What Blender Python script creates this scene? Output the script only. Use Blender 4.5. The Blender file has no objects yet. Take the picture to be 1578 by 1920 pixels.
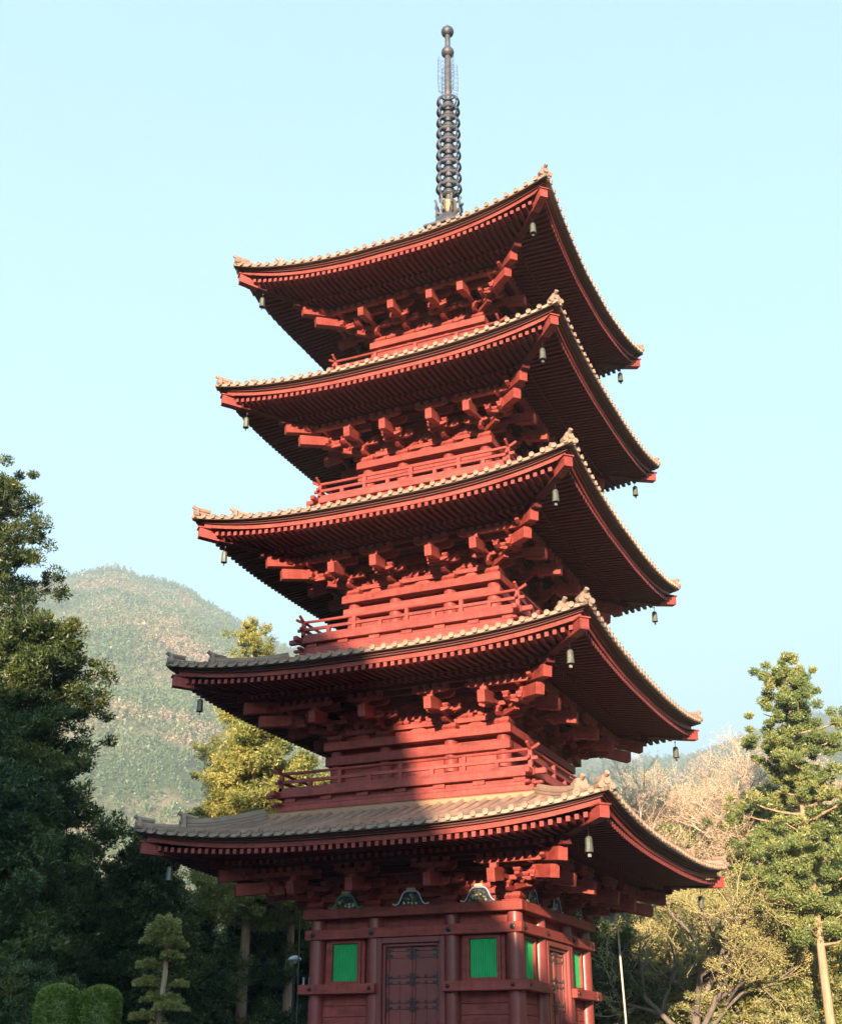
import bpy, math, random
import numpy as np
from mathutils import Matrix, Vector
random.seed(7); rng = np.random.default_rng(7)
R = math.radians
scene = bpy.context.scene
col = scene.collection

# ------------------------------------------------------------------ camera
yaw, pitch, roll = R(-24.4955), R(24.7282), R(0.1498)
fw = Vector((math.sin(yaw)*math.cos(pitch), math.cos(yaw)*math.cos(pitch), math.sin(pitch)))
rt = Vector((math.cos(yaw), -math.sin(yaw), 0)); up = rt.cross(fw)
r2 = rt*math.cos(roll)+up*math.sin(roll); u2 = -rt*math.sin(roll)+up*math.cos(roll)
cd = bpy.data.cameras.new('camera'); cam = bpy.data.objects.new('camera', cd); col.objects.link(cam)
M = Matrix((r2, u2, -fw)).transposed().to_4x4(); M.translation = Vector((13.497, -31.967, 1.534))
cam.matrix_world = M
cd.sensor_fit = 'HORIZONTAL'; cd.sensor_width = 36; cd.lens = 51.83; cd.clip_end = 9000; cd.clip_start = 0.1
scene.camera = cam

# ------------------------------------------------------------------ light
SUN_AZ, SUN_EL = R(14), R(10.0)      # azimuth from -Y towards +X
w = bpy.data.worlds.new('World'); scene.world = w; w.use_nodes = True
nt = w.node_tree; nt.nodes.clear()
sky = nt.nodes.new('ShaderNodeTexSky'); sky.sky_type = 'NISHITA'; sky.sun_disc = False
sky.sun_elevation = SUN_EL
sky.sun_rotation = math.pi - SUN_AZ
sky.air_density = 1.0; sky.dust_density = 2.2; sky.ozone_density = 1.0
bg = nt.nodes.new('ShaderNodeBackground'); bg.inputs['Strength'].default_value = 0.15
out = nt.nodes.new('ShaderNodeOutputWorld')
gm = nt.nodes.new('ShaderNodeGamma'); gm.inputs['Gamma'].default_value = 0.55
tn = nt.nodes.new('ShaderNodeVectorMath'); tn.operation = 'MULTIPLY'; tn.inputs[1].default_value = (1.12, 1.70, 2.14)
nt.links.new(sky.outputs[0], gm.inputs[0]); nt.links.new(gm.outputs[0], tn.inputs[0])
nt.links.new(tn.outputs[0], bg.inputs['Color']); nt.links.new(bg.outputs[0], out.inputs[0])
sd = bpy.data.lights.new('sun', 'SUN'); sd.energy = 5.0; sd.angle = R(0.5); sd.color = (1.0, 0.74, 0.50)
sun = bpy.data.objects.new('sun', sd); col.objects.link(sun)
sv = Vector((math.sin(SUN_AZ)*math.cos(SUN_EL), -math.cos(SUN_AZ)*math.cos(SUN_EL), math.sin(SUN_EL)))
sun.rotation_euler = sv.to_track_quat('Z', 'Y').to_euler()
scene.view_settings.view_transform = 'Standard'; scene.view_settings.look = 'None'
scene.view_settings.exposure = 1.56; scene.view_settings.gamma = 1
scene.render.engine = 'CYCLES'

# ------------------------------------------------------------------ materials
def mat(name, c1, c2=None, rough=0.6, scale=3.0, bump=0.0, bscale=40.0, spec=0.4, metal=0.0,
        stretch=None, c3=None, trans=0.0, detail=6.0, streak=0):
    m = bpy.data.materials.new(name); m.use_nodes = True
    n = m.node_tree; b = n.nodes['Principled BSDF']
    b.inputs['Roughness'].default_value = rough; b.inputs['Metallic'].default_value = metal
    b.inputs['Specular IOR Level'].default_value = spec
    tc = n.nodes.new('ShaderNodeTexCoord'); mp = n.nodes.new('ShaderNodeMapping')
    n.links.new(tc.outputs['Object'], mp.inputs[0])
    if stretch: mp.inputs['Scale'].default_value = stretch
    if c2 is None: c2 = tuple(x*0.8 for x in c1)
    no = n.nodes.new('ShaderNodeTexNoise'); no.inputs['Scale'].default_value = scale
    no.inputs['Detail'].default_value = detail; no.inputs['Roughness'].default_value = 0.65
    n.links.new(mp.outputs[0], no.inputs['Vector'])
    cr = n.nodes.new('ShaderNodeValToRGB'); e = cr.color_ramp.elements
    e[0].position = 0.33; e[0].color = (*c1, 1); e[1].position = 0.67; e[1].color = (*c2, 1)
    if c3:
        x = e.new(0.5); x.color = (*c3, 1)
    n.links.new(no.outputs['Fac'], cr.inputs[0])
    oi = n.nodes.new('ShaderNodeObjectInfo'); hv = n.nodes.new('ShaderNodeHueSaturation')
    mr = n.nodes.new('ShaderNodeMapRange'); mr.inputs['To Min'].default_value = 0.82; mr.inputs['To Max'].default_value = 1.1
    n.links.new(oi.outputs['Random'], mr.inputs['Value']); n.links.new(mr.outputs[0], hv.inputs['Value'])
    if streak:
        mp2 = n.nodes.new('ShaderNodeMapping'); mp2.inputs['Scale'].default_value = (7, 7, .7); n.links.new(tc.outputs['Object'], mp2.inputs[0])
        ns = n.nodes.new('ShaderNodeTexNoise'); ns.inputs['Scale'].default_value = 1.3; ns.inputs['Detail'].default_value = 8; ns.inputs['Roughness'].default_value = .7
        n.links.new(mp2.outputs[0], ns.inputs['Vector'])
        ms = n.nodes.new('ShaderNodeMapRange'); ms.inputs['From Min'].default_value = .3; ms.inputs['From Max'].default_value = .62
        ms.inputs['To Min'].default_value = 1-streak; ms.inputs['To Max'].default_value = 1.06; n.links.new(ns.outputs['Fac'], ms.inputs['Value'])
        mm_ = n.nodes.new('ShaderNodeMath'); mm_.operation = 'MULTIPLY'; n.links.new(mr.outputs[0], mm_.inputs[0]); n.links.new(ms.outputs[0], mm_.inputs[1])
        n.links.new(mm_.outputs[0], hv.inputs['Value'])
    n.links.new(cr.outputs[0], hv.inputs['Color']); n.links.new(hv.outputs[0], b.inputs['Base Color'])
    if bump:
        n2 = n.nodes.new('ShaderNodeTexNoise'); n2.inputs['Scale'].default_value = bscale; n2.inputs['Detail'].default_value = 4
        n.links.new(mp.outputs[0], n2.inputs['Vector'])
        bp = n.nodes.new('ShaderNodeBump'); bp.inputs['Strength'].default_value = bump; bp.inputs['Distance'].default_value = 0.02
        n.links.new(n2.outputs['Fac'], bp.inputs['Height']); n.links.new(bp.outputs[0], b.inputs['Normal'])
        r3 = n.nodes.new('ShaderNodeMapRange'); r3.inputs['To Min'].default_value = rough-0.1; r3.inputs['To Max'].default_value = min(1, rough+0.15)
        n.links.new(no.outputs['Fac'], r3.inputs['Value']); n.links.new(r3.outputs[0], b.inputs['Roughness'])
    return m

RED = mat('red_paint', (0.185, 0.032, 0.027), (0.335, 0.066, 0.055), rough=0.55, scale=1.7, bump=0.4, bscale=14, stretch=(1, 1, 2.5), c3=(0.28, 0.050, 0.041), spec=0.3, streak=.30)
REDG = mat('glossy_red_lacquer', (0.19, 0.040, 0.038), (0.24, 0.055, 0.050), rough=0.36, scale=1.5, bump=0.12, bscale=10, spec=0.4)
RED_SHADE = mat('shaded_eave_red', (0.075, 0.012, 0.014), (0.11, 0.018, 0.020), rough=0.6, scale=2.0, bump=0.1, bscale=20, spec=0.2)  # same red paint, with the shade under the eaves darkened into its colour
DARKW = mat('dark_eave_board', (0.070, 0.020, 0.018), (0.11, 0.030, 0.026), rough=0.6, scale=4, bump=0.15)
TILE = mat('weathered_copper_tile', (0.34, 0.205, 0.15), (0.50, 0.315, 0.235), rough=0.50, scale=2.2, bump=0.35, bscale=16, streak=.2, c3=(0.41, 0.255, 0.185), spec=0.45, metal=0.2)
PAN = mat('shaded_pan_tile', (0.085, 0.062, 0.052), (0.14, 0.105, 0.085), rough=0.7, scale=3, bump=0.3)  # deck between tile rows, shade of the gaps put into the colour
TILE2 = mat('ridge_tile', (0.25, 0.165, 0.125), (0.36, 0.25, 0.18), rough=0.5, scale=3.2, bump=0.35, bscale=20, spec=0.4, metal=0.15)
OCHRE = mat('ochre_flashing', (0.31, 0.165, 0.085), (0.39, 0.21, 0.115), rough=0.55, scale=2, bump=0.15)
BRONZE = mat('spire_bronze', (0.055, 0.06, 0.078), (0.12, 0.112, 0.11), rough=0.5, scale=5, bump=0.2, spec=0.5, metal=0.35, c3=(0.08, 0.082, 0.10))
GILT = mat('worn_gilt', (0.35, 0.27, 0.14), (0.16, 0.13, 0.09), rough=0.4, scale=8, bump=0.3, metal=0.6)
BELL = mat('verdigris_bronze', (0.075, 0.082, 0.068), (0.14, 0.145, 0.11), rough=0.45, scale=9, bump=0.3, metal=0.35)
IRON = mat('black_iron', (0.012, 0.012, 0.016), (0.03, 0.03, 0.035), rough=0.35, scale=8, bump=0.2, spec=0.6, metal=0.3)
GREEN = mat('green_lattice_paint', (0.01, 0.36, 0.10), (0.015, 0.46, 0.13), rough=0.55, scale=3, bump=0.1)
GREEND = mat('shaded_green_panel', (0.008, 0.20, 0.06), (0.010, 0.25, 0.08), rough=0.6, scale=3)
STONE = mat('grey_stone', (0.25, 0.24, 0.22), (0.38, 0.36, 0.33), rough=0.85, scale=3, bump=0.5)
GROUND = mat('gravel_ground', (0.055, 0.05, 0.04), (0.10, 0.085, 0.07), rough=0.95, scale=1.5, bump=0.6, bscale=8)
WHITE = mat('white_trim', (0.55, 0.60, 0.68), (0.75, 0.75, 0.72), rough=0.6, scale=6)
BLUEV = mat('indigo_trim', (0.05, 0.05, 0.22), (0.09, 0.08, 0.30), rough=0.6, scale=6)
GRNT = mat('jade_trim', (0.10, 0.25, 0.17), (0.2, 0.36, 0.26), rough=0.6, scale=6)
PAINTING = mat('painted_carving', (0.02, 0.035, 0.05), (0.45, 0.36, 0.17), rough=0.6, scale=9, c3=(0.035, 0.06, 0.055), bump=0.5, bscale=20)
CREAM = mat('cream_cap', (0.62, 0.50, 0.33), (0.72, 0.60, 0.42), rough=0.6, scale=6)
PLASTER = mat('hall_plaster', (0.55, 0.50, 0.43), (0.65, 0.6, 0.52), rough=0.8, scale=1)
HALLTILE = mat('hall_roof_tile', (0.09, 0.09, 0.09), (0.14, 0.14, 0.14), rough=0.6, scale=2, bump=0.3)
LAMPW = mat('lamp_enamel', (0.75, 0.78, 0.82), (0.8, 0.8, 0.8), rough=0.2, spec=0.6)
BAMBOO = mat('pale_pole', (0.45, 0.38, 0.30), (0.6, 0.52, 0.42), rough=0.5, scale=2)
BARK = mat('cedar_bark', (0.26, 0.16, 0.10), (0.46, 0.31, 0.21), rough=0.9, scale=5, bump=0.8, bscale=9, stretch=(3, 3, 0.35))
BARKD = mat('grey_bark', (0.10, 0.085, 0.075), (0.24, 0.20, 0.17), rough=0.9, scale=5, bump=0.6, stretch=(2, 2, 0.5))
TWIG = mat('pale_twigs', (0.42, 0.32, 0.25), (0.58, 0.46, 0.36), rough=0.8, scale=0.6, c3=(0.42, 0.30, 0.22))

def leafmat(name, c1, c2, c3, trans=0.25, sc=0.55):
    m = bpy.data.materials.new(name); m.use_nodes = True
    n = m.node_tree; n.nodes.clear()
    o = n.nodes.new('ShaderNodeOutputMaterial'); d = n.nodes.new('ShaderNodeBsdfDiffuse'); t = n.nodes.new('ShaderNodeBsdfTranslucent')
    g = n.nodes.new('ShaderNodeBsdfGlossy'); g.inputs['Roughness'].default_value = 0.45
    mx = n.nodes.new('ShaderNodeMixShader'); mx.inputs[0].default_value = trans
    m2 = n.nodes.new('ShaderNodeMixShader'); m2.inputs[0].default_value = 0.04
    tc = n.nodes.new('ShaderNodeTexCoord')
    n1 = n.nodes.new('ShaderNodeTexNoise'); n1.inputs['Scale'].default_value = sc; n1.inputs['Detail'].default_value = 8; n1.inputs['Roughness'].default_value = 0.75
    n.links.new(tc.outputs['Object'], n1.inputs['Vector'])
    cr = n.nodes.new('ShaderNodeValToRGB'); e = cr.color_ramp.elements
    e[0].position = 0.36; e[0].color = (*c1, 1); e[1].position = 0.64; e[1].color = (*c3, 1); x = e.new(0.5); x.color = (*c2, 1)
    n.links.new(n1.outputs['Fac'], cr.inputs[0])
    for s in (d, t): n.links.new(cr.outputs[0], s.inputs['Color'])
    n.links.new(d.outputs[0], mx.inputs[1]); n.links.new(t.outputs[0], mx.inputs[2])
    n.links.new(mx.outputs[0], m2.inputs[1]); n.links.new(g.outputs[0], m2.inputs[2]); n.links.new(m2.outputs[0], o.inputs[0])
    return m
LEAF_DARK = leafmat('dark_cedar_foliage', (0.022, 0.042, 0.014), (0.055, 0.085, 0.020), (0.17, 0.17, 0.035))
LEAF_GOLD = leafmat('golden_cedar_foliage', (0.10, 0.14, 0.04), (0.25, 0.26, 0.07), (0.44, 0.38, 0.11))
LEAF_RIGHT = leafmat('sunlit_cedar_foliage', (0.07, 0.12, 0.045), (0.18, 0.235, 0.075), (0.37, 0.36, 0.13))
LEAF_OLIVE = leafmat('olive_foliage', (0.13, 0.16, 0.06), (0.27, 0.28, 0.11), (0.44, 0.40, 0.19))
LEAF_BUD = leafmat('pinkish_buds', (0.32, 0.26, 0.17), (0.55, 0.45, 0.29), (0.72, 0.58, 0.40))
LEAF_YBUD = leafmat('yellow_green_buds', (0.22, 0.23, 0.09), (0.42, 0.40, 0.15), (0.62, 0.54, 0.24))
LEAF_CLIP = leafmat('clipped_foliage', (0.09, 0.14, 0.02), (0.15, 0.21, 0.03), (0.22, 0.26, 0.045), sc=3)
LEAF_NIWAKI = leafmat('cloud_pruned_foliage', (0.15, 0.16, 0.045), (0.25, 0.24, 0.07), (0.36, 0.30, 0.09), sc=2)

# ------------------------------------------------------------------ mesh helpers
FLARE = [None]
class MB:
    def __init__(s, side=0, z0=0.0):
        s.v = []; s.f = []; s.side = side; s.z0 = z0; s.fl = FLARE[0]; s.c = [(1, 0), (0, 1), (-1, 0), (0, -1)][side]
    def T(s, u, v, z):            # u along the side, v outward, z up
        if s.fl and v > 0:
            fl, b_, R_ = s.fl; v = v-fl*min(1, max(0, 1-abs(u)/v)*1.3)*max(0, (v-b_)/(R_-b_))
        x, y = u, -v; c, n = s.c
        return (x*c-y*n, x*n+y*c, z+s.z0)
    def add(s, pts, faces):
        b = len(s.v); s.v += [s.T(*p) for p in pts]; s.f += [tuple(i+b for i in f) for f in faces]
    def box(s, u0, u1, v0, v1, z0, z1):
        s.add([(u0, v0, z0), (u1, v0, z0), (u1, v1, z0), (u0, v1, z0), (u0, v0, z1), (u1, v0, z1), (u1, v1, z1), (u0, v1, z1)],
              [(0, 1, 2, 3), (7, 6, 5, 4), (4, 5, 1, 0), (5, 6, 2, 1), (6, 7, 3, 2), (7, 4, 0, 3)])
    def hexa(s, p):
        s.add(p, [(0, 1, 2, 3), (7, 6, 5, 4), (4, 5, 1, 0), (5, 6, 2, 1), (6, 7, 3, 2), (7, 4, 0, 3)])
    def taper(s, u, v, z0, z1, w0, w1):   # square frustum
        p = []
        for z, ww in ((z0, w0/2), (z1, w1/2)): p += [(u-ww, v-ww, z), (u+ww, v-ww, z), (u+ww, v+ww, z), (u-ww, v+ww, z)]
        s.hexa(p)
    def prism_v(s, prof, v0, v1):  # profile in (u,z), extruded along v
        n = len(prof)
        s.add([(a, v0, b) for a, b in prof]+[(a, v1, b) for a, b in prof],
              [tuple(range(n)), tuple(range(2*n-1, n-1, -1))]+[(i+n, (i+1) % n+n, (i+1) % n, i) for i in range(n)])
    def prism_u(s, prof, u0, u1):  # profile in (v,z), extruded along u
        n = len(prof)
        s.add([(u0, a, b) for a, b in prof]+[(u1, a, b) for a, b in prof],
              [tuple(range(n)), tuple(range(2*n-1, n-1, -1))]+[(i+n, (i+1) % n+n, (i+1) % n, i) for i in range(n)])
    def sweep(s, rings, cap=True):
        n = len(rings[0]); pts = [p for r in rings for p in r]; F = []
        for k in range(len(rings)-1):
            for i in range(n):
                j = (i+1) % n; F.append((k*n+i, k*n+j, (k+1)*n+j, (k+1)*n+i))
        if cap: F += [tuple(range(n-1, -1, -1)), tuple(range((len(rings)-1)*n, len(rings)*n))]
        s.add(pts, F)
    def tube(s, path, rad, n=6):
        path = [Vector(p) for p in path]; rings = []
        if not isinstance(rad, (list, tuple)): rad = [rad]*len(path)
        for i, p in enumerate(path):
            d = (path[min(i+1, len(path)-1)]-path[max(i-1, 0)]).normalized()
            a = d.cross(Vector((0, 0, 1))) if abs(d.z) < .9 else d.cross(Vector((1, 0, 0)))
            a.normalize(); b = d.cross(a)
            rings.append([tuple(p+(a*math.cos(t)+b*math.sin(t))*rad[i]) for t in [2*math.pi*k/n for k in range(n)]])
        s.sweep(rings)
    def lathe(s, prof, u=0, v=0, n=16, cap=True):
        rings = [[(u+r*math.cos(2*math.pi*k/n), v+r*math.sin(2*math.pi*k/n), z) for k in range(n)] for r, z in prof]
        s.sweep(rings, cap)
    def build(s, name, m, parent=None, smooth=False, kind=None, bevel=0):
        me = bpy.data.meshes.new(name); me.from_pydata(s.v, [], s.f)
        if smooth:
            for p in me.polygons: p.use_smooth = True
        me.validate(); me.update()
        import bmesh
        bm = bmesh.new(); bm.from_mesh(me); bmesh.ops.recalc_face_normals(bm, faces=bm.faces); bm.to_mesh(me); bm.free()
        o = bpy.data.objects.new(name, me); col.objects.link(o)
        if isinstance(m, (list, tuple)):
            for x in m: me.materials.append(x)
        else: me.materials.append(m)
        if parent: o.parent = parent
        if kind: o['kind'] = kind
        if smooth:
            try: me.set_sharp_from_angle(angle=R(40))
            except Exception: pass
        if bevel:
            b = o.modifiers.new('bevel', 'BEVEL'); b.width = bevel; b.segments = 1; b.limit_method = 'ANGLE'
        return o
def empty(name, label, cat, loc=(0, 0, 0), rz=0, group=None):
    o = bpy.data.objects.new(name, None); o.empty_display_size = .2; col.objects.link(o); o.location = loc; o.rotation_euler = (0, 0, rz)
    o['label'] = label; o['category'] = cat
    if group: o['group'] = group
    return o
def tag(o, label, cat, group=None):
    o['label'] = label; o['category'] = cat
    if group: o['group'] = group
def dup(o, parent, loc=None, rz=None):
    c = o.copy(); col.objects.link(c); c.parent = parent
    if loc is not None: c.location = loc
    if rz is not None: c.rotation_euler = (0, 0, rz)
    for ch in KIDS.get(o.name, []):
        g = ch.copy(); col.objects.link(g); g.parent = c
    return c
KIDS = {}
def structure(o): o['kind'] = 'structure'; return o
Z0 = 5.3

# ------------------------------------------------------------------ ground, podium
g = MB(); n = 24
g.lathe([(0.01, 0.0), (60, 0), (250, -0.02), (1200, -0.5), (4500, -1.0)], n=64)
structure(g.build('ground', GROUND))

pg = empty('pagoda', 'tall vermilion five storied wooden pagoda with curved tiled roofs and bronze spire', 'pagoda')
m = MB(); m.box(-4.9, 4.9, -4.9, 4.9, 0.001, 0.75); m.build('podium', STONE, pg, bevel=.03)
for s in range(4):
    for i in range(10):
        m = MB(s); m.box(-5.0+i, -4.02+i, 4.0, 5.0 if i < 9 else 5.0, 0.76, 0.9); m.build('podium_slab', STONE, pg, bevel=.015) if False else None
m = MB(); m.box(-5.0, 5.0, -5.0, 5.0, 0.752, 0.9); podtop = m.build('podium_cap', STONE, pg, bevel=.02)
for s in (0, 1):
    for i in range(4):
        m = MB(s); m.box(-1.1, 1.1, 5.003+i*.3, 5.303+i*.3, 0.002, 0.72-i*.17); m.build('step', STONE, pg, bevel=.01)

# ------------------------------------------------------------------ storey data
LV = {1: dict(b=3.03, pz=0.0, R=6.27, zt=1.76, zm=1.34), 2: dict(b=2.76, pz=4.47, R=5.97, zt=6.20, zm=5.80),
      3: dict(b=2.49, pz=8.88, R=5.72, zt=10.68, zm=10.17), 4: dict(b=2.25, pz=13.36, R=5.47, zt=15.15, zm=14.66),
      5: dict(b=2.01, pz=17.82, R=5.30, zt=19.69, zm=19.0)}
for k, d in LV.items():
    d['c1'] = d['b']-.30; d['c2'] = d['c1']*.39; d['wall'] = d['c1']+.02
    d['sf'] = .07 if k < 5 else .08; d['sb'] = .17 if k < 5 else .18
    if k > 1: d['bb'] = {2: 3.57, 3: 3.27, 4: 3.05, 5: 2.80}[k]
for k, d in LV.items():
    if k < 5:
        nx = LV[k+1]; d['vin'] = nx['bb']+.30; d['zin'] = nx['pz']-2.17
    else:
        d['vin'] = .45; d['zin'] = 22.05
def rise(d, u): return (d['zt']-d['zm'])*abs(u/d['R'])**3.0
def roofz(d, u, v):
    f = (d['R']-v)/(d['R']-d['vin']); H = d['zin']-(d['zm']+.10)
    base = d['zm']+.10+H*(.78*f+.22*f*f)
    return base+rise(d, u)*max(0, 1-f)**1.4
def soffw(d, v): return max(0, min(1, (v-d['b'])/(d['R']-d['b'])))**1.5
def flyz(d, u, v):   # underside of boards over flying rafters
    return d['zm']-.22+d['sf']*(d['R']-.3-v)+rise(d, u)*soffw(d, v)
def basez(d, u, v):
    vk = d['R']-1.65
    return d['zm']-.22+d['sf']*(d['R']-.3-vk)-.13+d['sb']*(vk-v)+rise(d, u)*soffw(d, v)
CNT = dict(tile=0, disc=0)

# ------------------------------------------------------------------ roofs and eaves
def round_disc():
    m = MB(); n = 12; rr = .07
    def ring(r, v): return [(r*math.cos(2*math.pi*i/n), v, r*math.sin(2*math.pi*i/n)) for i in range(n)]
    m.sweep([ring(rr, -.03), ring(rr, .04), ring(rr*.78, .04), ring(rr*.74, .022), ring(rr*.3, .022), ring(rr*.26, .036)])
    return m
DISC = None
for k, d in LV.items():
    Rr, vin, b = d['R'], d['vin'], d['b']
    FLARE[0] = (.06 if k < 5 else .17, b, Rr)
    # deck
    mm = MB(0, Z0)
    for s in range(4):
        mm.c = [(1, 0), (0, 1), (-1, 0), (0, -1)][s]
        nu, nv = 28, 12; pts = []; F = []
        for j in range(nv+1):
            v = vin+(Rr-vin)*j/nv
            for i in range(nu+1):
                u = v*(-1+2*i/nu); pts.append((u, v, roofz(d, u, v)))
        for j in range(nv):
            for i in range(nu):
                a = j*(nu+1)+i; F.append((a, a+1, a+nu+2, a+nu+1))
        # eave edge thickness and underside
        base = len(pts)
        for i in range(nu+1):
            u = Rr*(-1+2*i/nu); e = rise(d, u)
            pts.append((u, Rr, d['zm']+.004+e)); pts.append((u*(Rr-.16)/Rr, Rr-.16, d['zm']+.0+e)); pts.append((u*(Rr-.5)/Rr, Rr-.5, d['zm']+.06+e*.9))
        for i in range(nu):
            a = base+3*i; t = nv*(nu+1)+i
            F += [(t, t+1, a+3, a), (a, a+3, a+4, a+1), (a+1, a+4, a+5, a+2)]
        mm.add(pts, F)
    roof = mm.build('roof', PAN, pg)
    # tile rows
    pitch = .31; nrow = int(Rr/pitch)
    stuff = MB(0, Z0)
    for s in range(4):
        C4 = [(1, 0), (0, 1), (-1, 0), (0, -1)][s]
        for i in range(-nrow, nrow+1):
            u = i*pitch
            if abs(u) > Rr-.10: continue
            v0 = max(vin, abs(u)+.04); jz = random.uniform(-.009, .009); ju = random.uniform(-.010, .010); single = (s == 0 and k <= 4) or (s == 1 and k == 1)
            mb = MB(s, Z0) if single else stuff
            if not single: mb.c = C4
            nseg = max(2, int((Rr+.03-v0)/.5)) if k < 5 else 4
            rings = []
            for j in range(nseg+1):
                v = v0+(Rr+.03-v0)*j/nseg; z = roofz(d, u, min(v, Rr))
                rings.append([(u+ju*(j/nseg)+.064*math.cos(t), v, z+jz-.02+.088*math.sin(t)) for t in [math.pi*q/5 for q in range(6)]])
            mb.sweep(rings, cap=False)
            if single: mb.build('tile_row', TILE, roof, smooth=True)
            # end disc
            zz = roofz(d, u, Rr)+.002+jz
            if s == 0 or (s == 1 and abs(i) % 1 == 0 and k <= 2):
                fv = (FLARE[0][0]*min(1, max(0, 1-abs(u)/Rr)*1.3))
                if DISC is None:
                    FLARE_, FLARE[0] = FLARE[0], None
                    DISC = round_disc().build('eave_disc', TILE2, roof, smooth=True); o = DISC; FLARE[0] = FLARE_
                else:
                    o = DISC.copy(); col.objects.link(o); o.parent = roof
                uu = u; u = u+ju
                o.location = ((u, -Rr-.03+fv, zz+Z0) if s == 0 else (Rr+.03-fv, u, zz+Z0)); o.rotation_euler = (0, 0, s*math.pi/2)
            else:
                n = 10; rr = .07
                def ring(r, vv): return [(u+r*math.cos(2*math.pi*q/n), vv, zz+r*math.sin(2*math.pi*q/n)) for q in range(n)]
                stuff.sweep([ring(rr, Rr), ring(rr, Rr+.07), ring(rr*.74, Rr+.07), ring(rr*.7, Rr+.05)])
    stuff.build('tile_row', TILE, roof, smooth=True, kind='stuff')
    # pendant edge tiles between the discs (scalloped)
    mb = MB(0, Z0)
    for s in range(4):
        mb.c = [(1, 0), (0, 1), (-1, 0), (0, -1)][s]
        for i in range(-nrow-1, nrow+1):
            ua, ub = i*pitch+.03, (i+1)*pitch-.03
            ua, ub = max(ua, -Rr), min(ub, Rr)
            if ub-ua < .05: continue
            pr = []
            for q in range(6):
                u = ua+(ub-ua)*q/5; pr.append((u, d['zm']+.105-.02*math.sin(math.pi*q/5)+rise(d, u)))
            for q in range(5, -1, -1):
                u = ua+(ub-ua)*q/5; pr.append((u, d['zm']+.035-.028*math.sin(math.pi*q/5)+rise(d, u)))
            mb.prism_v(pr, Rr-.04, Rr+.022)
    mb.build('pendant_tile', TILE2, roof, kind='stuff')
    # hip ridges: long main ridge + short lower ridge, each with a turned up end tile
    for s in range(4):
        c, n_ = [(1, 0), (0, 1), (-1, 0), (0, -1)][s]
        def dz(q, off=0):          # point on the diagonal at half-width q
            return roofz(d, q, min(q, Rr))+off
        def ridge(q0, q1, wd, ht, lift, steps=14):
            mb = MB(s, Z0); rings = []
            for j in range(steps+1):
                q = q0+(q1-q0)*j/steps; z = dz(q); L = lift*(max(0, (j/steps-.55)/.45))**2
                a = wd/2*.7071; x = [(-1, 0.0), (-1, .2), (-.86, .22), (-.86, .27), (-.98, .29), (-.98, .44), (-.84, .46), (-.84, .51), (-.95, .53), (-.95, .66), (-.5, .72), (-.4, .9), (-.2, 1.0), (.2, 1.0), (.4, .9), (.5, .72), (.95, .66), (.95, .53), (.84, .51), (.84, .46), (.98, .44), (.98, .29), (.86, .27), (.86, .22), (1, .2), (1, 0.0)]
                rings.append([(q+a*p, q-a*p, z-.03+ht*h+L*(h > 0)) for p, h in x])
            mb.sweep(rings); o = mb.build('hip_ridge', TILE2, roof, smooth=True)
            mb = MB(s, Z0); q = q1; z = dz(q)+lift        # end plate and rising horn
            def P(along, across, h): return (q+along*.7071+across*.7071, q+along*.7071-across*.7071, z+h)
            for (hw, lo, hi) in ((wd*.72, -.12, ht*.75), (wd*.5, ht*.75, ht*1.15)):
                mb.hexa([P(0, -hw, lo), P(0, hw, lo), P(.09, hw, lo), P(.09, -hw, lo), P(0, -hw*.85, hi), P(0, hw*.85, hi), P(.09, hw*.85, hi), P(.09, -hw*.85, hi)])
            for sg in (-1, 1): mb.tube([P(.0, sg*wd*.66, 0), P(.13, sg*wd*.66, 0)], .075, 8)
            mb.tube([P(0, 0, ht*.5), P(.14, 0, ht*.5)], .07, 8)
            mb.tube([P(-.35, 0, ht*.92), P(-.05, 0, ht*1.02), P(.08, 0, ht*1.12+.01), P(.17, 0, ht*1.25+.04)], [.06, .065, .06, .06], 8)
            mb.build('ridge_end_tile', TILE2, roof, smooth=True)
        ql = Rr-.12
        qm = Rr-(Rr-max(vin, Rr-3.2))*.38 if k < 5 else Rr-1.1
        ridge(vin, qm, .30, .30, .05)
        ridge(qm, ql, .22, .19, .03, 8)

    # eaves: boards, fascia, rafters, hip beams
    ev = MB(0, Z0)
    vk = Rr-1.65; vw = b-.25
    for s in range(4):
        ev.c = [(1, 0), (0, 1), (-1, 0), (0, -1)][s]
        nu = 24
        for (va, vb, fn) in ((vk-.02, Rr-.3, flyz), (vw-.1, vk+.02, basez)):
            pts = []; F = []
            for j in range(4):
                v = va+(vb-va)*j/3
                for i in range(nu+1):
                    u = v*(-1+2*i/nu); pts.append((u, v, fn(d, u, v)+.004))
            for j in range(3):
                for i in range(nu):
                    a = j*(nu+1)+i; F.append((a, a+nu+1, a+nu+2, a+1))
            ev.add(pts, F)
    eave = ev.build('eave', RED_SHADE, pg)
    def strip(name, va, vb, za, zb, m, fn=None, par=eave, sides=range(4)):
        for s in sides:
            mb = MB(s, Z0); nu = 30; rings = []
            for i in range(nu+1):
                t = -1+2*i/nu; u = t*vb; e = rise(d, u*Rr/vb)*(soffw(d, vb) if fn else 1)
                ra = va/vb
                rings.append([(u*ra, va, za+e), (u, vb, za+e), (u, vb, zb+e), (u*ra, va, zb+e)])
            mb.sweep(rings); mb.build(name, m, par)
    zm = d['zm']
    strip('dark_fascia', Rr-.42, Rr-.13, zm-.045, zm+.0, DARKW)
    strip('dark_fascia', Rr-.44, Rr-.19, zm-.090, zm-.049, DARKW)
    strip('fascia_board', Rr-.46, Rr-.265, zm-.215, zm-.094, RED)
    zk = zm-.22+d['sf']*(Rr-.3-vk)
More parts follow.
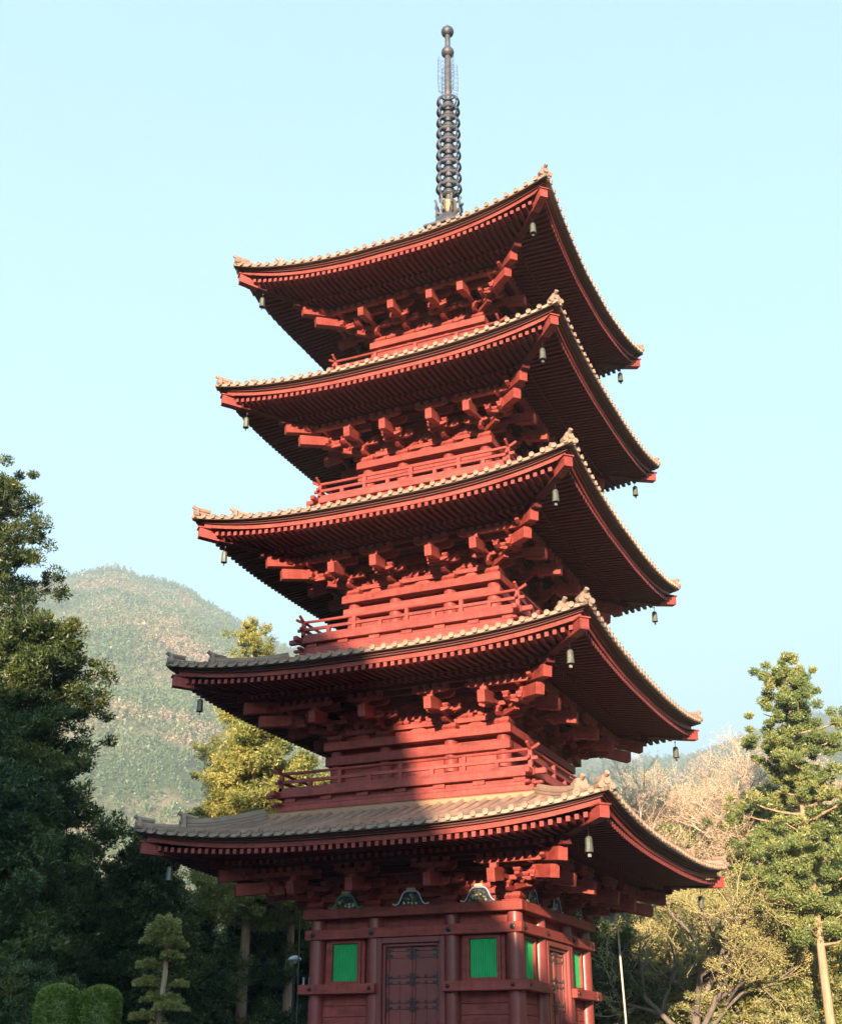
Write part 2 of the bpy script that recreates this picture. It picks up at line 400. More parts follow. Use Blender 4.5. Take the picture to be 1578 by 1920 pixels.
    strip('eave_beam', vk-.05, vk+.06, zk-.14, zk-.004, RED_SHADE, fn=1)
    # purlin carried by the brackets
    vp = d['c1']+1.35; zp = basez(d, 0, vp)-.105
    d['vp'], d['zp'] = vp, zp
    for s in range(4):
        mb = MB(s, Z0); mb.box(-vp-.5, vp+.5, vp-.07, vp+.07, zp-.10, zp-.004); mb.build('purlin', RED_SHADE, eave)
        vp1 = d['c1']+.75; z1 = basez(d, 0, vp1)-.105
        mb = MB(s, Z0); mb.box(-vp1, vp1, vp1-.06, vp1+.06, z1-.16, z1-.004); mb.build('purlin', RED_SHADE, eave)
    pr = .205 if k < 4 else .19; nr = int((Rr-.4)/pr)
    rf = MB(0, Z0)
    for s in range(4):
        rf.c = [(1, 0), (0, 1), (-1, 0), (0, -1)][s]
        for i in range(-nr, nr+1):
            u = (i+.5)*pr
            if abs(u) > Rr-.5: continue
            h = .05
            for (va, vb, fn, hh) in ((max(vk, abs(u)+.1), Rr-.285, flyz, .115), (max(vw, abs(u)+.1), vk+.10, basez, .10)):
                if vb-va < .1: continue
                p = []
                for dzv in (-hh, 0):
                    p += [(u-h, va, fn(d, u, va)+dzv), (u+h, va, fn(d, u, va)+dzv), (u+h, vb, fn(d, u, vb)+dzv), (u-h, vb, fn(d, u, vb)+dzv)]
                rf.hexa(p)
    rfo = rf.build('rafters', [RED_SHADE, RED], eave, kind='stuff')  # one paint: end faces get the lit red, the rest its shaded copy
    for p in rfo.data.polygons:
        nn_ = p.normal
        if abs(nn_.z) < .35 and max(abs(nn_.x), abs(nn_.y)) > .9 and p.area < .02: p.material_index = 1
    for s in range(4):   # hip beam (upper, long) and lower hip rafter
        for (q0, q1, zt0, hh, wd) in ((b-.2, Rr-.16, 0, .26, .12), (b-.2, Rr-1.45, -.20, .24, .11)):
            mb = MB(s, Z0); rings = []
            for j in range(9):
                q = q0+(q1-q0)*j/8; a = wd*.7071
                zz = (flyz(d, q, q) if q > vk else basez(d, q, q)) if zt0 == 0 else basez(d, q, q)-.10
                zt_ = zz-.0 if zt0 == 0 else zz-.05
                if zt0 == 0 and q < vk: zt_ = basez(d, q, q)
                if zt0 != 0: zt_ = basez(d, q, q)-.0
                hq = hh*(.62+.38*max(0, (j/8-.78)/.22)) if zt0 == 0 else .20
                rings.append([(q+a, q-a, zt_-hq), (q-a, q+a, zt_-hq), (q-a, q+a, zt_+.02), (q+a, q-a, zt_+.02)])
            he = mb.sweep(rings[:8] if zt0 == 0 else rings); mb.build('hip_beam', RED_SHADE, eave)
            if zt0 == 0: mb = MB(s, Z0); mb.sweep(rings[7:]); mb.build('hip_beam_end', RED, eave)  # outer stretch of the same beam, in the lit red
        mb = MB(s, Z0); q = Rr-.16; a = .15*.7071; z = flyz(d, q, q)
        rings = [[(q_+a, q_-a, z_-.0), (q_-a, q_+a, z_-.0), (q_-a, q_+a, z_+.035), (q_+a, q_-a, z_+.035)] for q_, z_ in ((q-.45, z-.0+.012), (q+.03, z+.012))]
        mb.sweep(rings); mb.build('hip_beam_cap', RED, eave)

FLARE[0] = None
# ------------------------------------------------------------------ bracket sets
def arm(mb, u0, u1, v0, v1, z0, z1, along='u'):
    c = .14
    if z0 < .68: z0, z1 = z0*.84, z1*.84+.004
    if along == 'u':
        mb.prism_v([(u0, z1), (u0, z0+(z1-z0)*.45), (u0+c*.45, z0+.03), (u0+c, z0), (u1-c, z0), (u1-c*.45, z0+.03), (u1, z0+(z1-z0)*.45), (u1, z1)], v0, v1)
    else:
        mb.prism_u([(v0, z1), (v0, z0), (v1-c, z0), (v1-c*.45, z0+.03), (v1, z0+(z1-z0)*.45), (v1, z1)], u0, u1)
def block(mb, u, v, z, w=.20, h=.13):
    if z < .68: z, h = z*.84+.0045, (.108 if h == .13 else h*.84)
    mb.taper(u, v, z, z+h*.45, w*.68, w); mb.taper(u, v, z+h*.45+.0005, z+h, w, w)
def make_bracket():
    mb = MB()
    mb.box(-.25, .25, -.2, .25, .001, .03)
    mb.taper(0, 0, .03, .11, .32, .46); mb.taper(0, 0, .1105, .208, .46, .46)
    arm(mb, -.52, .52, -.055, .075, .25, .40)
    arm(mb, -.085, .085, -.1, .58, .252, .402, 'v')
    for u, v in ((-.42, .01), (.42, .01), (0, .44)): block(mb, u, v, .402)
    arm(mb, -.5, .5, .375, .505, .535, .67)
    arm(mb, -.08, .08, -.1, 1.02, .537, .672, 'v')
    for u, v in ((-.4, .44), (.4, .44), (0, .9)): block(mb, u, v, .673)
    arm(mb, -.32, .32, .84, .945, .42, .53)
    for u in (-.24, 0, .24): block(mb, u, .89, .532, .17, .12)
    arm(mb, -.5, .5, .84, .96, .70, .92)
    arm(mb, -.055, .055, .43, .72, .40, .50, 'v'); block(mb, 0, .66, .50, .15, .03)
    # stack above the tail rafter
    block(mb, 0, 1.35, .69, .2, .11)
    mb.box(-.08, .08, 1.27, 1.43, .60, .689)
    arm(mb, -.52, .52, 1.29, 1.41, .735, .85)
    for u in (-.42, -.14, .14, .42): block(mb, u, 1.35, .851, .16, .11)
    o = mb.build('bracket_set', RED, pg, bevel=.008)
    n = MB()   # tail rafter with squared nose
    a = .105
    n.hexa([(-a, .95, .37), (a, .95, .37), (a, 1.56, .27), (-a, 1.56, .27), (-a, .95, .69), (a, .95, .69), (a, 1.60, .59), (-a, 1.60, .59)])
    t = n.build('tail_rafter', RED, o, bevel=.008); KIDS[o.name] = [t]
    return o
def make_corner():
    mb = MB()
    mb.box(-.25, .27, -.27, .25, .001, .03)
    mb.taper(0, 0, .03, .11, .34, .48); mb.taper(0, 0, .1105, .208, .48, .48)
    # two directions: front (v) and right (u)
    arm(mb, .55, 1.2, .84, .945, .42, .53); arm(mb, .84, .945, .55, 1.2, .422, .532, 'v')
    for q_ in (.65, 1.12): block(mb, q_, .89, .535, .17, .12); block(mb, .89, q_, .535, .17, .12)
    arm(mb, -.52, .55, -.065, .065, .25, .40); arm(mb, -.065, .065, -.52, .55, .252, .402, 'v')
    arm(mb, -.5, 1.0, .375, .505, .535, .67); arm(mb, .375, .505, -.5, 1.0, .537, .672, 'v')
    arm(mb, -.4, 1.0, -.065, .065, .539, .674); arm(mb, -.065, .065, -.4, 1.0, .541, .676, 'v')
    for u, v in ((-.42, 0), (.44, 0), (0, .44), (0, -.42), (.44, .44)): block(mb, u, v, .402)
    for u, v in ((.9, 0), (0, .9), (.9, .44), (.44, .9), (-.4, .44), (.44, -.4), (.9, .9)): block(mb, u, v, .677)
    arm(mb, -.5, 1.45, .84, .96, .702, .92); arm(mb, .84, .96, -.5, 1.45, .704, .922, 'v')
    for i in range(8):
        block(mb, -.35+i*.25, 1.35, .851, .15, .11)
        if i < 7: block(mb, 1.35, -.35+i*.25, .851, .15, .11)
    arm(mb, -.52, 1.75, 1.29, 1.41, .735, .85); arm(mb, 1.29, 1.41, -.52, 1.75, .737, .853, 'v')
    mb.box(-.09, .09, 1.26, 1.44, .60, .735); mb.box(1.26, 1.44, -.09, .09, .60, .735)
    def dg(u0, u1, z0, z1, w, zs=0):   # diagonal member from half offset u0 to u1
        a = w*.7071; P = []
        for z, zz in ((z0, z0+zs), (z1, z1+zs)):
            P += [(u0+a, u0-a, zz), (u0-a, u0+a, zz), (u1-a, u1+a, z), (u1+a, u1-a, z)]
        mb.hexa(P)
    dg(0, .62, .25, .41, .075); dg(0, 1.0, .54, .68, .075)
    for q in (.5,): block(mb, q, q, .41, .24)
    block(mb, 1.02, 1.02, .64, .26, .16); block(mb, 1.38, 1.38, .80, .26, .16)
    o = mb.build('corner_bracket_set', RED, pg, bevel=.008); ks = []
    for (u1, z1, hh) in ((1.60, .27, .31), (1.92, .60, .31)):
        n = MB(); a = .12*.7071; zs = .15
        u0 = u1-.78; n.hexa([(u0+a, u0-a, z1+zs), (u0-a, u0+a, z1+zs), (u1-a, u1+a, z1), (u1+a, u1-a, z1), (u0+a, u0-a, z1+hh+zs*.8), (u0-a, u0+a, z1+hh+zs*.8), (u1+.02-a, u1+.02+a, z1+hh), (u1+.02+a, u1+.02-a, z1+hh)])
        ks.append(n.build('tail_rafter', RED, o, bevel=.008))
    for s in (0, 1):   # straight tail rafters of the two faces
        n = MB(); a = .105
        if s == 0: n.hexa([(-a, .95, .37), (a, .95, .37), (a, 1.56, .27), (-a, 1.56, .27), (-a, .95, .69), (a, .95, .69), (a, 1.60, .59), (-a, 1.60, .59)])
        else: n.hexa([(.95, -a, .37), (.95, a, .37), (1.56, a, .27), (1.56, -a, .27), (.95, -a, .69), (.95, a, .69), (1.60, a, .59), (1.60, -a, .59)])
        ks.append(n.build('tail_rafter', RED, o, bevel=.008))
    KIDS[o.name] = ks
    return o
B1 = make_bracket(); B2 = make_corner(); first = [True, True]
def rotp(u, v, s):
    c, n = [(1, 0), (0, 1), (-1, 0), (0, -1)][s]; x, y = u, -v
    return (x*c-y*n, x*n+y*c)
for k, d in LV.items():
    for s in range(4):
        for u in (-d['c2'], d['c2']):
            x, y = rotp(u, d['c1'], s); o = B1
            if first[0]: first[0] = False; o.location = (x, y, d['pz']+Z0); o.rotation_euler = (0, 0, s*math.pi/2)
            else: dup(B1, pg, (x, y, d['pz']+Z0), s*math.pi/2)
        x, y = rotp(d['c1'], d['c1'], s)
        if first[1]: first[1] = False; B2.location = (x, y, d['pz']+Z0); B2.rotation_euler = (0, 0, s*math.pi/2)
        else: dup(B2, pg, (x, y, d['pz']+Z0), s*math.pi/2)

for o_ in list(col.objects):
    if o_.name.split('.')[0] in ('bracket_set', 'corner_bracket_set') and o_.location.z > 23: o_.scale = (1, 1, .90)
# ------------------------------------------------------------------ storey walls
def lug(mb, u, v0, v1, z, w, h):   # frog-leg relief
    mb.prism_v([(u-w/2, z), (u-w*.36, z+h*.25), (u-w*.25, z+h*.8), (u-w*.12, z+h), (u+w*.12, z+h), (u+w*.25, z+h*.8), (u+w*.36, z+h*.25), (u+w/2, z)], v0, v1)
for k, d in LV.items():
    b, pz, c1, c2, wl = d['b'], d['pz'], d['c1'], d['c2'], d['wall']
    bot = -4.4 if k == 1 else -1.75
    mb = MB(0, Z0+pz); mb.box(-wl+.08, wl-.08, -wl+.08, wl-.08, bot, 1.35)
    wall = mb.build('storey_wall', RED, pg)
    # columns
    for s in range(4):
        for u in (-c1, -c2, c2):
            x, y = rotp(u, c1, s); cb, ct = bot+.001, -.232
            mb = MB(); mb.lathe([(.19, cb), (.205, cb+.3*(ct-cb)), (.205, ct-.3), (.185, ct-.03), (.18, ct)], n=20)
            o = mb.build('column', REDG if k == 1 else RED, wall, smooth=True); o.location = (x, y, pz+Z0)
    cap = .003
    for s in range(4):
        odd = s % 2; e = b if not odd else b-.30
        mb = MB(s, Z0+pz); mb.box(-e, e, b-.30+.002, b, -.228, 0); mb.build('wall_plate', RED, wall, bevel=.01)
        nb = b-.04; e2 = nb if not odd else nb-.20
        if k == 1:
            mb = MB(s, Z0+pz); mb.box(-e2, e2, c1-.02, nb, -.73, -.49); mb.build('tie_beam', RED, wall, bevel=.012)
            mb = MB(s, Z0+pz); mb.box(-e2+.3, e2-.3, c1-.12, nb-.14, -.49, -.475); mb.build('ledge', RED, wall)
        else:
            mb = MB(s, Z0+pz); mb.box(-e2, e2, c1-.02, nb, -.64, -.40); mb.build('tie_beam', RED, wall, bevel=.012)
            e3 = nb-.05 if not odd else nb-.25
            mb = MB(s, Z0+pz); mb.box(-e3, e3, c1-.02, nb-.05, -1.62, -1.40); mb.build('tie_beam', RED, wall, bevel=.012)
            mb = MB(s, Z0+pz); mb.box(-e3, e3, c1-.04, nb-.08, -.40, -.372); mb.build('ledge', RED, wall)
        # wall relief above the plate
        mb = MB(s, Z0+pz); v0 = wl-.085; v1 = c1+.085
        segs = [(-c2+.33, c2-.33), (-c1+.36, -c2-.33), (c2+.33, c1-.36)]
        for a, c in segs:
            if c-a < .2: continue
            h = min(.6, (c-a)*.9)
            if k > 1: lug(mb, (a+c)/2, v0, v1-.045, .002, min(.9, c-a), .205)
            mb.prism_v([(a-.12, .335), (a-.12, .28), (a-.07, .235), (a+.02, .212), (c-.02, .212), (c+.07, .235), (c+.12, .28), (c+.12, .335)], v0, v1)
            nn = max(2, int((c-a)/.27)); 
            for i in range(nn+1): block(mb, a-.05+(c-a+.1)*i/nn, c1+.02, .402, .16, .13)
        mb.box(-c1+.5, -c2-.086, v0, v1, .452, .56); mb.box(c2+.086, c1-.5, v0, v1, .452, .56); mb.box(-c2+.086, c2-.086, v0, v1, .452, .56)
        nn = int(2*c1/.27)
        for i in range(1, nn): block(mb, -c1+2*c1*i/nn, c1, .662, .15, .13)
        mb.box(-c1, c1, v0, v1, .795, .92)
        mb.build('wall_bracket_band', RED, wall)
        # beams at the bracket steps
        mb = MB(s, Z0+pz)
        for vv, zz in ((c1+.44, .806), (c1+.9, .925)):
            mb.box(-vv+.05, vv-.05, vv-.055, vv+.055, zz, zz+.11)
        mb.box(-c1-1.29, c1+1.29, c1+1.30, c1+1.40, .965 if k < 5 else .89, d['zp']-pz-.165 if d['zp']-pz-.165 > 1.0 else 1.0) if k < 5 else None
        mb.build('step_beam', RED_SHADE, wall)
        # lattice ceiling between wall and purlin
        mb = MB(s, Z0+pz); vv = c1+1.3
        zc = 1.02 if k < 5 else .95
        mb.add([(-c1, c1, zc+.25), (c1, c1, zc+.25), (vv, vv, zc), (-vv, vv, zc)], [(0, 1, 2, 3)])
        mb.build('eave_ceiling', RED_SHADE, wall)
    if k == 1:
        # upper infill, lower beams, windows, doors
        for s in range(4):
            front = s in (0, 1)
            for sg in (-1, 1):
                mb = MB(s, Z0); u0, u1 = sorted((sg*.92, sg*(b+.06 if not s % 2 else b-.16)))
                mb.box(u0, u1, c1-.02, b+.04, -2.04, -1.81); mb.build('tie_beam', RED, wall, bevel=.012)
                # sill strip
                cu = sg*1.90
                win = MB(s, Z0); fo = .46; fi = .36
                zt_, zb_ = -.75, -1.81; zi, zj = -.83, -1.73
                for a, c, zz0, zz1 in ((cu-fo, cu+fo, zi, zt_), (cu-fo, cu+fo, zb_, zj), (cu-fo, cu-fi, zj, zi), (cu+fi, cu+fo, zj, zi)):
                    win.box(a, c, wl-.10, wl+.06, zz0, zz1)
                for a, c in ((cu-fo-.10, cu-fo-.002), (cu+fo+.002, cu+fo+.10)): win.box(a, c, wl-.10, wl+.02, zb_, zt_)
                wo = win.build('window', RED, pg, bevel=.006)
                st = MB(s, Z0)
                for i in range(15):
                    a = cu-fi+2*fi*(i+.5)/15
                    st.prism_v([(a-.017, zj+.001), (a+.017, zj+.001), (a+.017, zi-.001), (a-.017, zi-.001)], wl-.06, wl-.012)
                st.build('lattice_bars', GREEN, wo, kind='stuff')
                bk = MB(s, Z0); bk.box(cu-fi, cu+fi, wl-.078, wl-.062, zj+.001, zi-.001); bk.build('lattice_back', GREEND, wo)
                # boards below
                for i in range(9):
                    z1 = -2.05-i*.26
                    a, c = sorted((sg*(c2+.18), sg*(c1-.16)))
                    if z1-.25 < -4.4: break
                    mb = MB(s, Z0); mb.box(a, c, wl-.079, wl-.03, z1-.252, z1-.004); mb.build('plank', RED, wall, bevel=.005)
            # door
            dr = MB(s, Z0); v0, v1 = wl-.079, wl+.13
            for a, c, e in ((-.93, -.80, 0), (.80, .93, 0)): dr.box(a, c, v0, v1+.05, -4.39, -.735)
            dr.box(-.80, .80, v0, v1+.05, -.88, -.735)
            for a, c in ((-.80, -.72), (.72, .80)): dr.box(a, c, v0, v1-.03, -4.39, -.88)
            dr.box(-.72, .72, v0, v1-.03, -.955, -.88)
            do = dr.build('door', REDG, pg, bevel=.015)
            for sg in (-1, 1):
                a, c = sorted((sg*.008, sg*.715))
                lf = MB(s, Z0); lv = wl+.0
                lf.box(a, c, v0, lv, -4.38, -.96)
                # stiles and rails proud of the leaf
                for x0, x1 in ((a+.001, a+.07), (c-.07, c-.001)): lf.box(x0, x1, lv, lv+.035, -4.38, -.962)
                if True:
                    for zz in (-1.03, -1.19, -1.66, -1.80, -2.24, -2.38, -2.82, -2.96, -3.4, -3.54, -4.2):
                        lf.box(a+.071, c-.071, lv, lv+.025, zz-.035, zz+.035)
                    lf.box((a+c)/2-.02, (a+c)/2+.02, lv, lv+.02, -4.2, -1.845)
                lf.build('door_leaf', REDG, do, bevel=.004)
                for zc in (-1.10, -1.73, -2.31, -2.89, -3.47):
                    for e_, dirn in ((a+.035, 1), (c-.035, -1)):
                        ir = MB(s, Z0); vv = lv+.036
                        ir.box(e_-.022, e_+.022, vv, vv+.012, zc-.17, zc+.15)
                        for dz_ in (-.072, .068):
                            x0, x1 = sorted((e_+dirn*.0221, e_+dirn*.13)); ir.box(x0, x1, lv+.026, vv+.010, zc+dz_-.022, zc+dz_+.022)
                        ir.build('iron_fitting', IRON, do)
                    if zc < -1.2:
                        for dz_ in (-.07, .07):
                            ir = MB(s, Z0); cx = (a+c)/2; ir.box(cx-.035, cx+.035, lv+.026, lv+.04, zc+dz_-.028, zc+dz_+.028); ir.build('iron_fitting', IRON, do)
            # nail covers
            for u in (-c1-.02, -c2, c2, c1+.02):
                st = MB(s, Z0); vv = b-.04
                def ringn(r, v, zc=-.61, pet=0): return [(u+r*(1+pet*math.cos(6*t))*math.cos(t), v, zc+r*(1+pet*math.cos(6*t))*math.sin(t)) for t in [2*math.pi*q/18 for q in range(18)]]
                st.sweep([ringn(.075, vv, pet=.16), ringn(.07, vv+.015, pet=.16), ringn(.032, vv+.022), ringn(.030, vv+.04), ringn(.012, vv+.055)])
                st.build('nail_cover', IRON, wall, smooth=True)
                if abs(u) > .5:
                    st = MB(s, Z0); vv = b+.04
                    st.sweep([ringn(.052, vv, -1.92), ringn(.05, vv+.02, -1.92), ringn(.036, vv+.042, -1.92), ringn(.012, vv+.055, -1.92)])
                    st.build('nail_cover', IRON, wall, smooth=True)
            # painted frog-leg struts
            for j, u in enumerate((-1.86, 0, 1.86)):
                def curve(off=0, q=24):
                    P = []
                    for i in range(q+1):
                        t = -1+2*i/q; at_ = abs(t)
                        h = .34/(1+math.exp((at_-.55)*13)) + (.035*max(0, (at_-.85)/.15)) + .02
                        P.append((u+t*.50, h))
                    return P
                cv = curve(); fl = MB(s, Z0)
                P = [(x, z) for x, z in cv]; Pi = [(u+.50, .002), (u-.50, .002)]
                for i in range(len(P)-1):
                    fl.hexa([(P[i][0], wl, .002), (P[i+1][0], wl, .002), (P[i+1][0], wl+.14, .002), (P[i][0], wl+.14, .002),
                             (P[i][0], wl, P[i][1]), (P[i+1][0], wl, P[i+1][1]), (P[i+1][0], wl+.14, P[i+1][1]), (P[i][0], wl+.14, P[i][1])])
                fo_ = fl.build('frog_leg_strut', PAINTING, pg)
                tr = MB(s, Z0); tr.tube([(x, wl+.165, z+.008) for x, z in cv], .017, 6); tr.build('carved_trim', (WHITE if j != (0 if s == 0 else 2) else GRNT), fo_, smooth=True)
                tr = MB(s, Z0); tr.tube([(u+(x-u)*.93, wl+.158, max(.02, z-.024)) for x, z in cv[2:-2]], .018, 6); tr.build('carved_trim', (BLUEV if j != (0 if s == 0 else 2) else GRNT), fo_, smooth=True)
                rs = random.Random(j*7+s)
                for q in range(13):     # carved flowers and birds
                    cx = u+rs.uniform(-.22, .22); cz = rs.uniform(.04, .27)*(1-.5*abs(cx-u)/.25)+.02
                    fm = MB(s, Z0); r_ = rs.uniform(.018, .045)
                    fm.sweep([[(cx+r_*f_*math.cos(t)*(1+.3*math.cos(3*t)), wl+.14+dd, cz+r_*f_*math.sin(t)) for t in [2*math.pi*e_/9 for e_ in range(9)]] for f_, dd in ((1, 0), (.8, .02), (.2, .03))])
                    fm.build('carving', [CREAM, WHITE, GILT, GRNT][rs.randrange(4)], fo_, smooth=True)
                cp = MB(s, Z0); cp.box(u-.11, u+.11, wl+.02, wl+.2, .375, .445); cp.box(u-.085, u+.085, wl+.02, wl+.17, .345, .3745); cp.build('strut_cap', CREAM, fo_, bevel=.006)

# ------------------------------------------------------------------ balconies and railings
for k in (2, 3, 4, 5):
    d = LV[k]; pz, bb = d['pz'], d['bb']
    mb = MB(0, Z0+pz); mb.box(-bb-.03, bb+.03, -bb-.03, bb+.03, -1.60, -1.50)
    bal = mb.build('balcony', RED, pg)
    for s in range(4):
        odd = s % 2; x = .30 if not odd else .28; zo = 0 if not odd else -.004
        def bm(name, vo, vi, z0, z1, ext, par=bal, m=RED, bev=.01):
            q = MB(s, Z0+pz); e = vo+ext if ext else (vo if not odd else vi-.002)
            q.box(-e, e, vi, vo, z0, z1); return q.build(name, m, par, bevel=bev)
        bm('floor_beam', bb+.12, bb-.06, -1.62, -1.44, 0)
        for sg in (-1, 1):                             # crossing beam ends at the corners
            q = MB(s, Z0+pz); a, c = sorted((sg*(bb+.1205), sg*(bb+.42)))
            q.box(a, c, bb-.04, bb+.10, -1.60+zo, -1.46+zo); q.build('beam_end', RED, bal, bevel=.02)
        bm('joist_band', bb-.05, bb-.25, -1.74, -1.621, 0)
        nn = 7
        for i in range(nn): 
            q = MB(s, Z0+pz); u = -bb+.3+(2*bb-.6)*i/(nn-1); q.box(u-.16, u+.16, bb-.049, bb+.045, -1.735, -1.63)
            q.build('joist_block', RED, bal, bevel=.008)
        bm('waist_beam', bb+.05, bb-.3, -1.83, -1.742, 0)
        for sg in (-1, 1): 
            q = MB(s, Z0+pz); a, c = sorted((sg*(bb+.0505), sg*(bb+.30)))
            q.box(a, c, bb-.10, bb+.04, -1.825+zo, -1.748+zo); q.build('beam_end', RED, bal, bevel=.02)
        bm('waist_panel', bb+.08, bb-.3, -1.98, -1.832, 0)
        q = MB(s, Z0+pz); v0, v1 = bb+.082, bb+.31
        v1 = bb+.33; q.hexa([(-v0, v0-.02, -2.3), (v0, v0-.02, -2.3), (v1, v1, -2.3), (-v1, v1, -2.3), (-v0, v0-.02, -1.985), (v0, v0-.02, -1.985), (v1, v1, -2.075), (-v1, v1, -2.075)])
        q.build('flashing', OCHRE, bal)
    rail = None
    rl = MB(0, Z0+pz); rl.box(-bb+.3, bb-.3, -bb+.3, bb-.3, -1.499, -1.49)
    rail = rl.build('balcony_railing', RED, pg)
    for s in range(4):
        zo = 0 if s % 2 == 0 else .012
        q = MB(s, Z0+pz); ext = .25
        path = [(-bb-ext, bb, -.83+zo), (-bb-ext*.5, bb, -.90+zo), (-bb-.02, bb, -.945+zo), (-bb+.5, bb, -.96+zo), (0, bb, -.965+zo), (bb-.5, bb, -.96+zo), (bb+.02, bb, -.945+zo), (bb+ext*.5, bb, -.90+zo), (bb+ext, bb, -.83+zo)]
        q.tube(path, .042, 8); q.build('top_rail', RED, rail, smooth=True)
        q = MB(s, Z0+pz)
        for sg in (-1, 1): q.lathe([(.0, 0)]*0+[(.01, -.75), (.05, -.78), (.06, -.82), (.045, -.86), (.04, -.90)], u=sg*(bb+ext*.98), v=bb, n=10) if False else None
        q.box(-bb-.19, bb+.19, bb-.035, bb+.035, -1.225+zo*.5, -1.135+zo*.5); q.build('middle_rail', RED, rail, bevel=.008)
        q = MB(s, Z0+pz); q.box(-bb-.05, bb+.05, bb-.045, bb+.045, -1.44+zo*.3, -1.345+zo*.3); q.build('bottom_rail', RED, rail)
        nn = 8
        for i in range(nn+1 if False else nn):
            u = -bb+2*bb*i/nn; tall = i % 2 == 0
            q = MB(s, Z0+pz); w_ = .055
            q.box(u-w_, u+w_, bb-.05, bb+.05, -1.437, -1.216 if not tall else -.99)
            po = q.build('railing_post', RED, rail, bevel=.006)

# ------------------------------------------------------------------ spire
mb = MB(0, 0); mb.box(-.62, .62, -.62, .62, 27.2, 28.35); mb.box(-.7, .7, -.7, .7, 28.351, 28.45)
sp = mb.build('spire', BRONZE, pg, bevel=.02)
mb = MB(); mb.lathe([(.56, 28.451), (.56, 28.62), (.50, 28.85), (.36, 29.02), (.22, 29.08)], n=24); mb.build('inverted_bowl', BRONZE, sp, smooth=True)
mb = MB(); mb.lathe([(.20, 29.081), (.26, 29.15), (.30, 29.22), (.30, 29.62), (.25, 29.72), (.18, 29.78)], n=8); mb.build('gilt_drum', GILT, sp, bevel=.01)
for q in range(8):
    a = q*math.pi/4+.2; mb = MB(); ca, sa = math.cos(a), math.sin(a)
    pts = [(.22, 29.1), (.40, 29.16), (.47, 29.34), (.45, 29.58), (.50, 29.72)]
    mb.tube([(r*ca, r*sa, z) for r, z in pts], [.05, .06, .05, .04, .05], 6); mb.tube([(r*ca, r*sa, z-.36) for r, z in pts[:4]], [.04, .05, .04, .03], 6)
    mb.build('lotus_petal', BRONZE, sp, smooth=True)
mb = MB(); mb.lathe([(.115, 29.6), (.11, 34.5), (.13, 34.6), (.125, 36.6), (.10, 36.65)], n=16); mb.build('spire_shaft', BRONZE, sp, smooth=True)
ringz = [34.40, 33.93, 33.40, 32.88, 32.37, 31.86, 31.34, 30.83, 30.33]
for i, z in enumerate(ringz):
    r = .425+.005*i
    mb = MB()
    mb.lathe([(r-.07, z-.01), (r-.06, z+.02), (r, z-.01), (r+.012, z-.08), (r-.01, z-.11), (r-.05, z-.07), (r-.07, z-.01)], n=28, cap=False)
    mb.lathe([(.15, z-.33), (.20, z-.28), (.20, z-.06), (.15, z-.01)], n=14, cap=False)
    for q in range(4):
        a = q*math.pi/2+math.radians(24); ca, sa = math.cos(a), math.sin(a)
        mb.tube([(.14*ca, .2*sa, z-.05), (r*.6*ca, r*.6*sa, z-.03), ((r-.05)*ca, (r-.05)*sa, z-.03)], .03, 5)
        mb.tube([((r-.03)*ca, (r-.03)*sa, z-.06), ((r+.02)*ca, (r+.02)*sa, z-.20), ((r-.01)*ca, (r-.01)*sa, z-.34), ((r-.10)*ca, (r-.10)*sa, z-.43), ((r-.24)*ca, (r-.24)*sa, z-.44)], [.06, .04, .045, .04, .03], 6)
    mb.build('sacred_ring', BRONZE, sp, smooth=True)
for q in range(4):    # openwork water flame
    a = q*math.pi/2+math.pi/4-.15; ca, sa = math.cos(a), math.sin(a); rs = random.Random(q)
    mb = MB(); zb, zt_ = 34.62, 36.45
    P = lambda r, z: (r*ca, r*sa, z)
    mb.tube([P(.15, zb), P(.40, zb+.12), P(.44, zb+.7), P(.42, zt_-.1), P(.36, zt_)], .010, 4)
    for j in range(9):
        z = zb+.08+j*.19+rs.uniform(-.04, .04); x = rs.uniform(-.05, .05)
        mb.tube([P(.13, z), P(.22, z+.09+x), P(.30, z-.02), P(.42, z+.08)], .0065, 4)
        mb.tube([P(.17, z+.1), P(.27, z+.03+x), P(.33, z+.13), P(.43, z-.03)], .0055, 4)
    mb.build('water_flame', BRONZE, sp)
def ball(z, r): return [(r*math.sin(t)+.01, z-r*math.cos(t)) for t in [math.pi*i/12 for i in range(13)]]
mb = MB(); mb.lathe(ball(36.84, .235), n=24); mb.build('spire_ball', BRONZE, sp, smooth=True)
mb = MB(); mb.lathe([(.105, 37.05), (.10, 37.7)], n=14); mb.build('spire_neck', BRONZE, sp, smooth=True)
mb = MB(); mb.lathe(ball(37.90, .235)[:-1]+[(.03, 38.15), (.004, 38.32)], n=24); mb.build('spire_jewel', BRONZE, sp, smooth=True)

# ------------------------------------------------------------------ wind bells
def make_bell(label):
    o = empty('wind_bell', label, 'wind bell', group='wind bells under the roof corners')
    mb = MB(); mb.tube([(0, 0, .02), (0, 0, .24)], .012, 6); mb.tube([(0, -.03, .2), (0, 0, .26), (0, .03, .2)], .012, 6); a = mb.build('hook', IRON, o)
    mb = MB(); mb.lathe([(.03, .05), (.08, .03), (.105, -.02), (.112, -.22), (.125, -.38), (.112, -.38), (.10, -.2), (.09, -.02), (.03, .0)], n=8); b_ = mb.build('bell_body', BELL, o, bevel=.006)
    mb = MB(); mb.tube([(0, 0, -.02), (0, 0, -.42)], .008, 5); mb.box(-.05, .05, -.006, .006, -.50, -.42); c = mb.build('clapper', IRON, o)
    KIDS[o.name] = [a, b_, c]; return o
cn = ['near right corner', 'far right corner', 'back corner', 'left corner']
st_ = ['lowest roof', 'second roof from the ground', 'middle roof', 'fourth roof from the ground', 'topmost roof']
bell0 = None
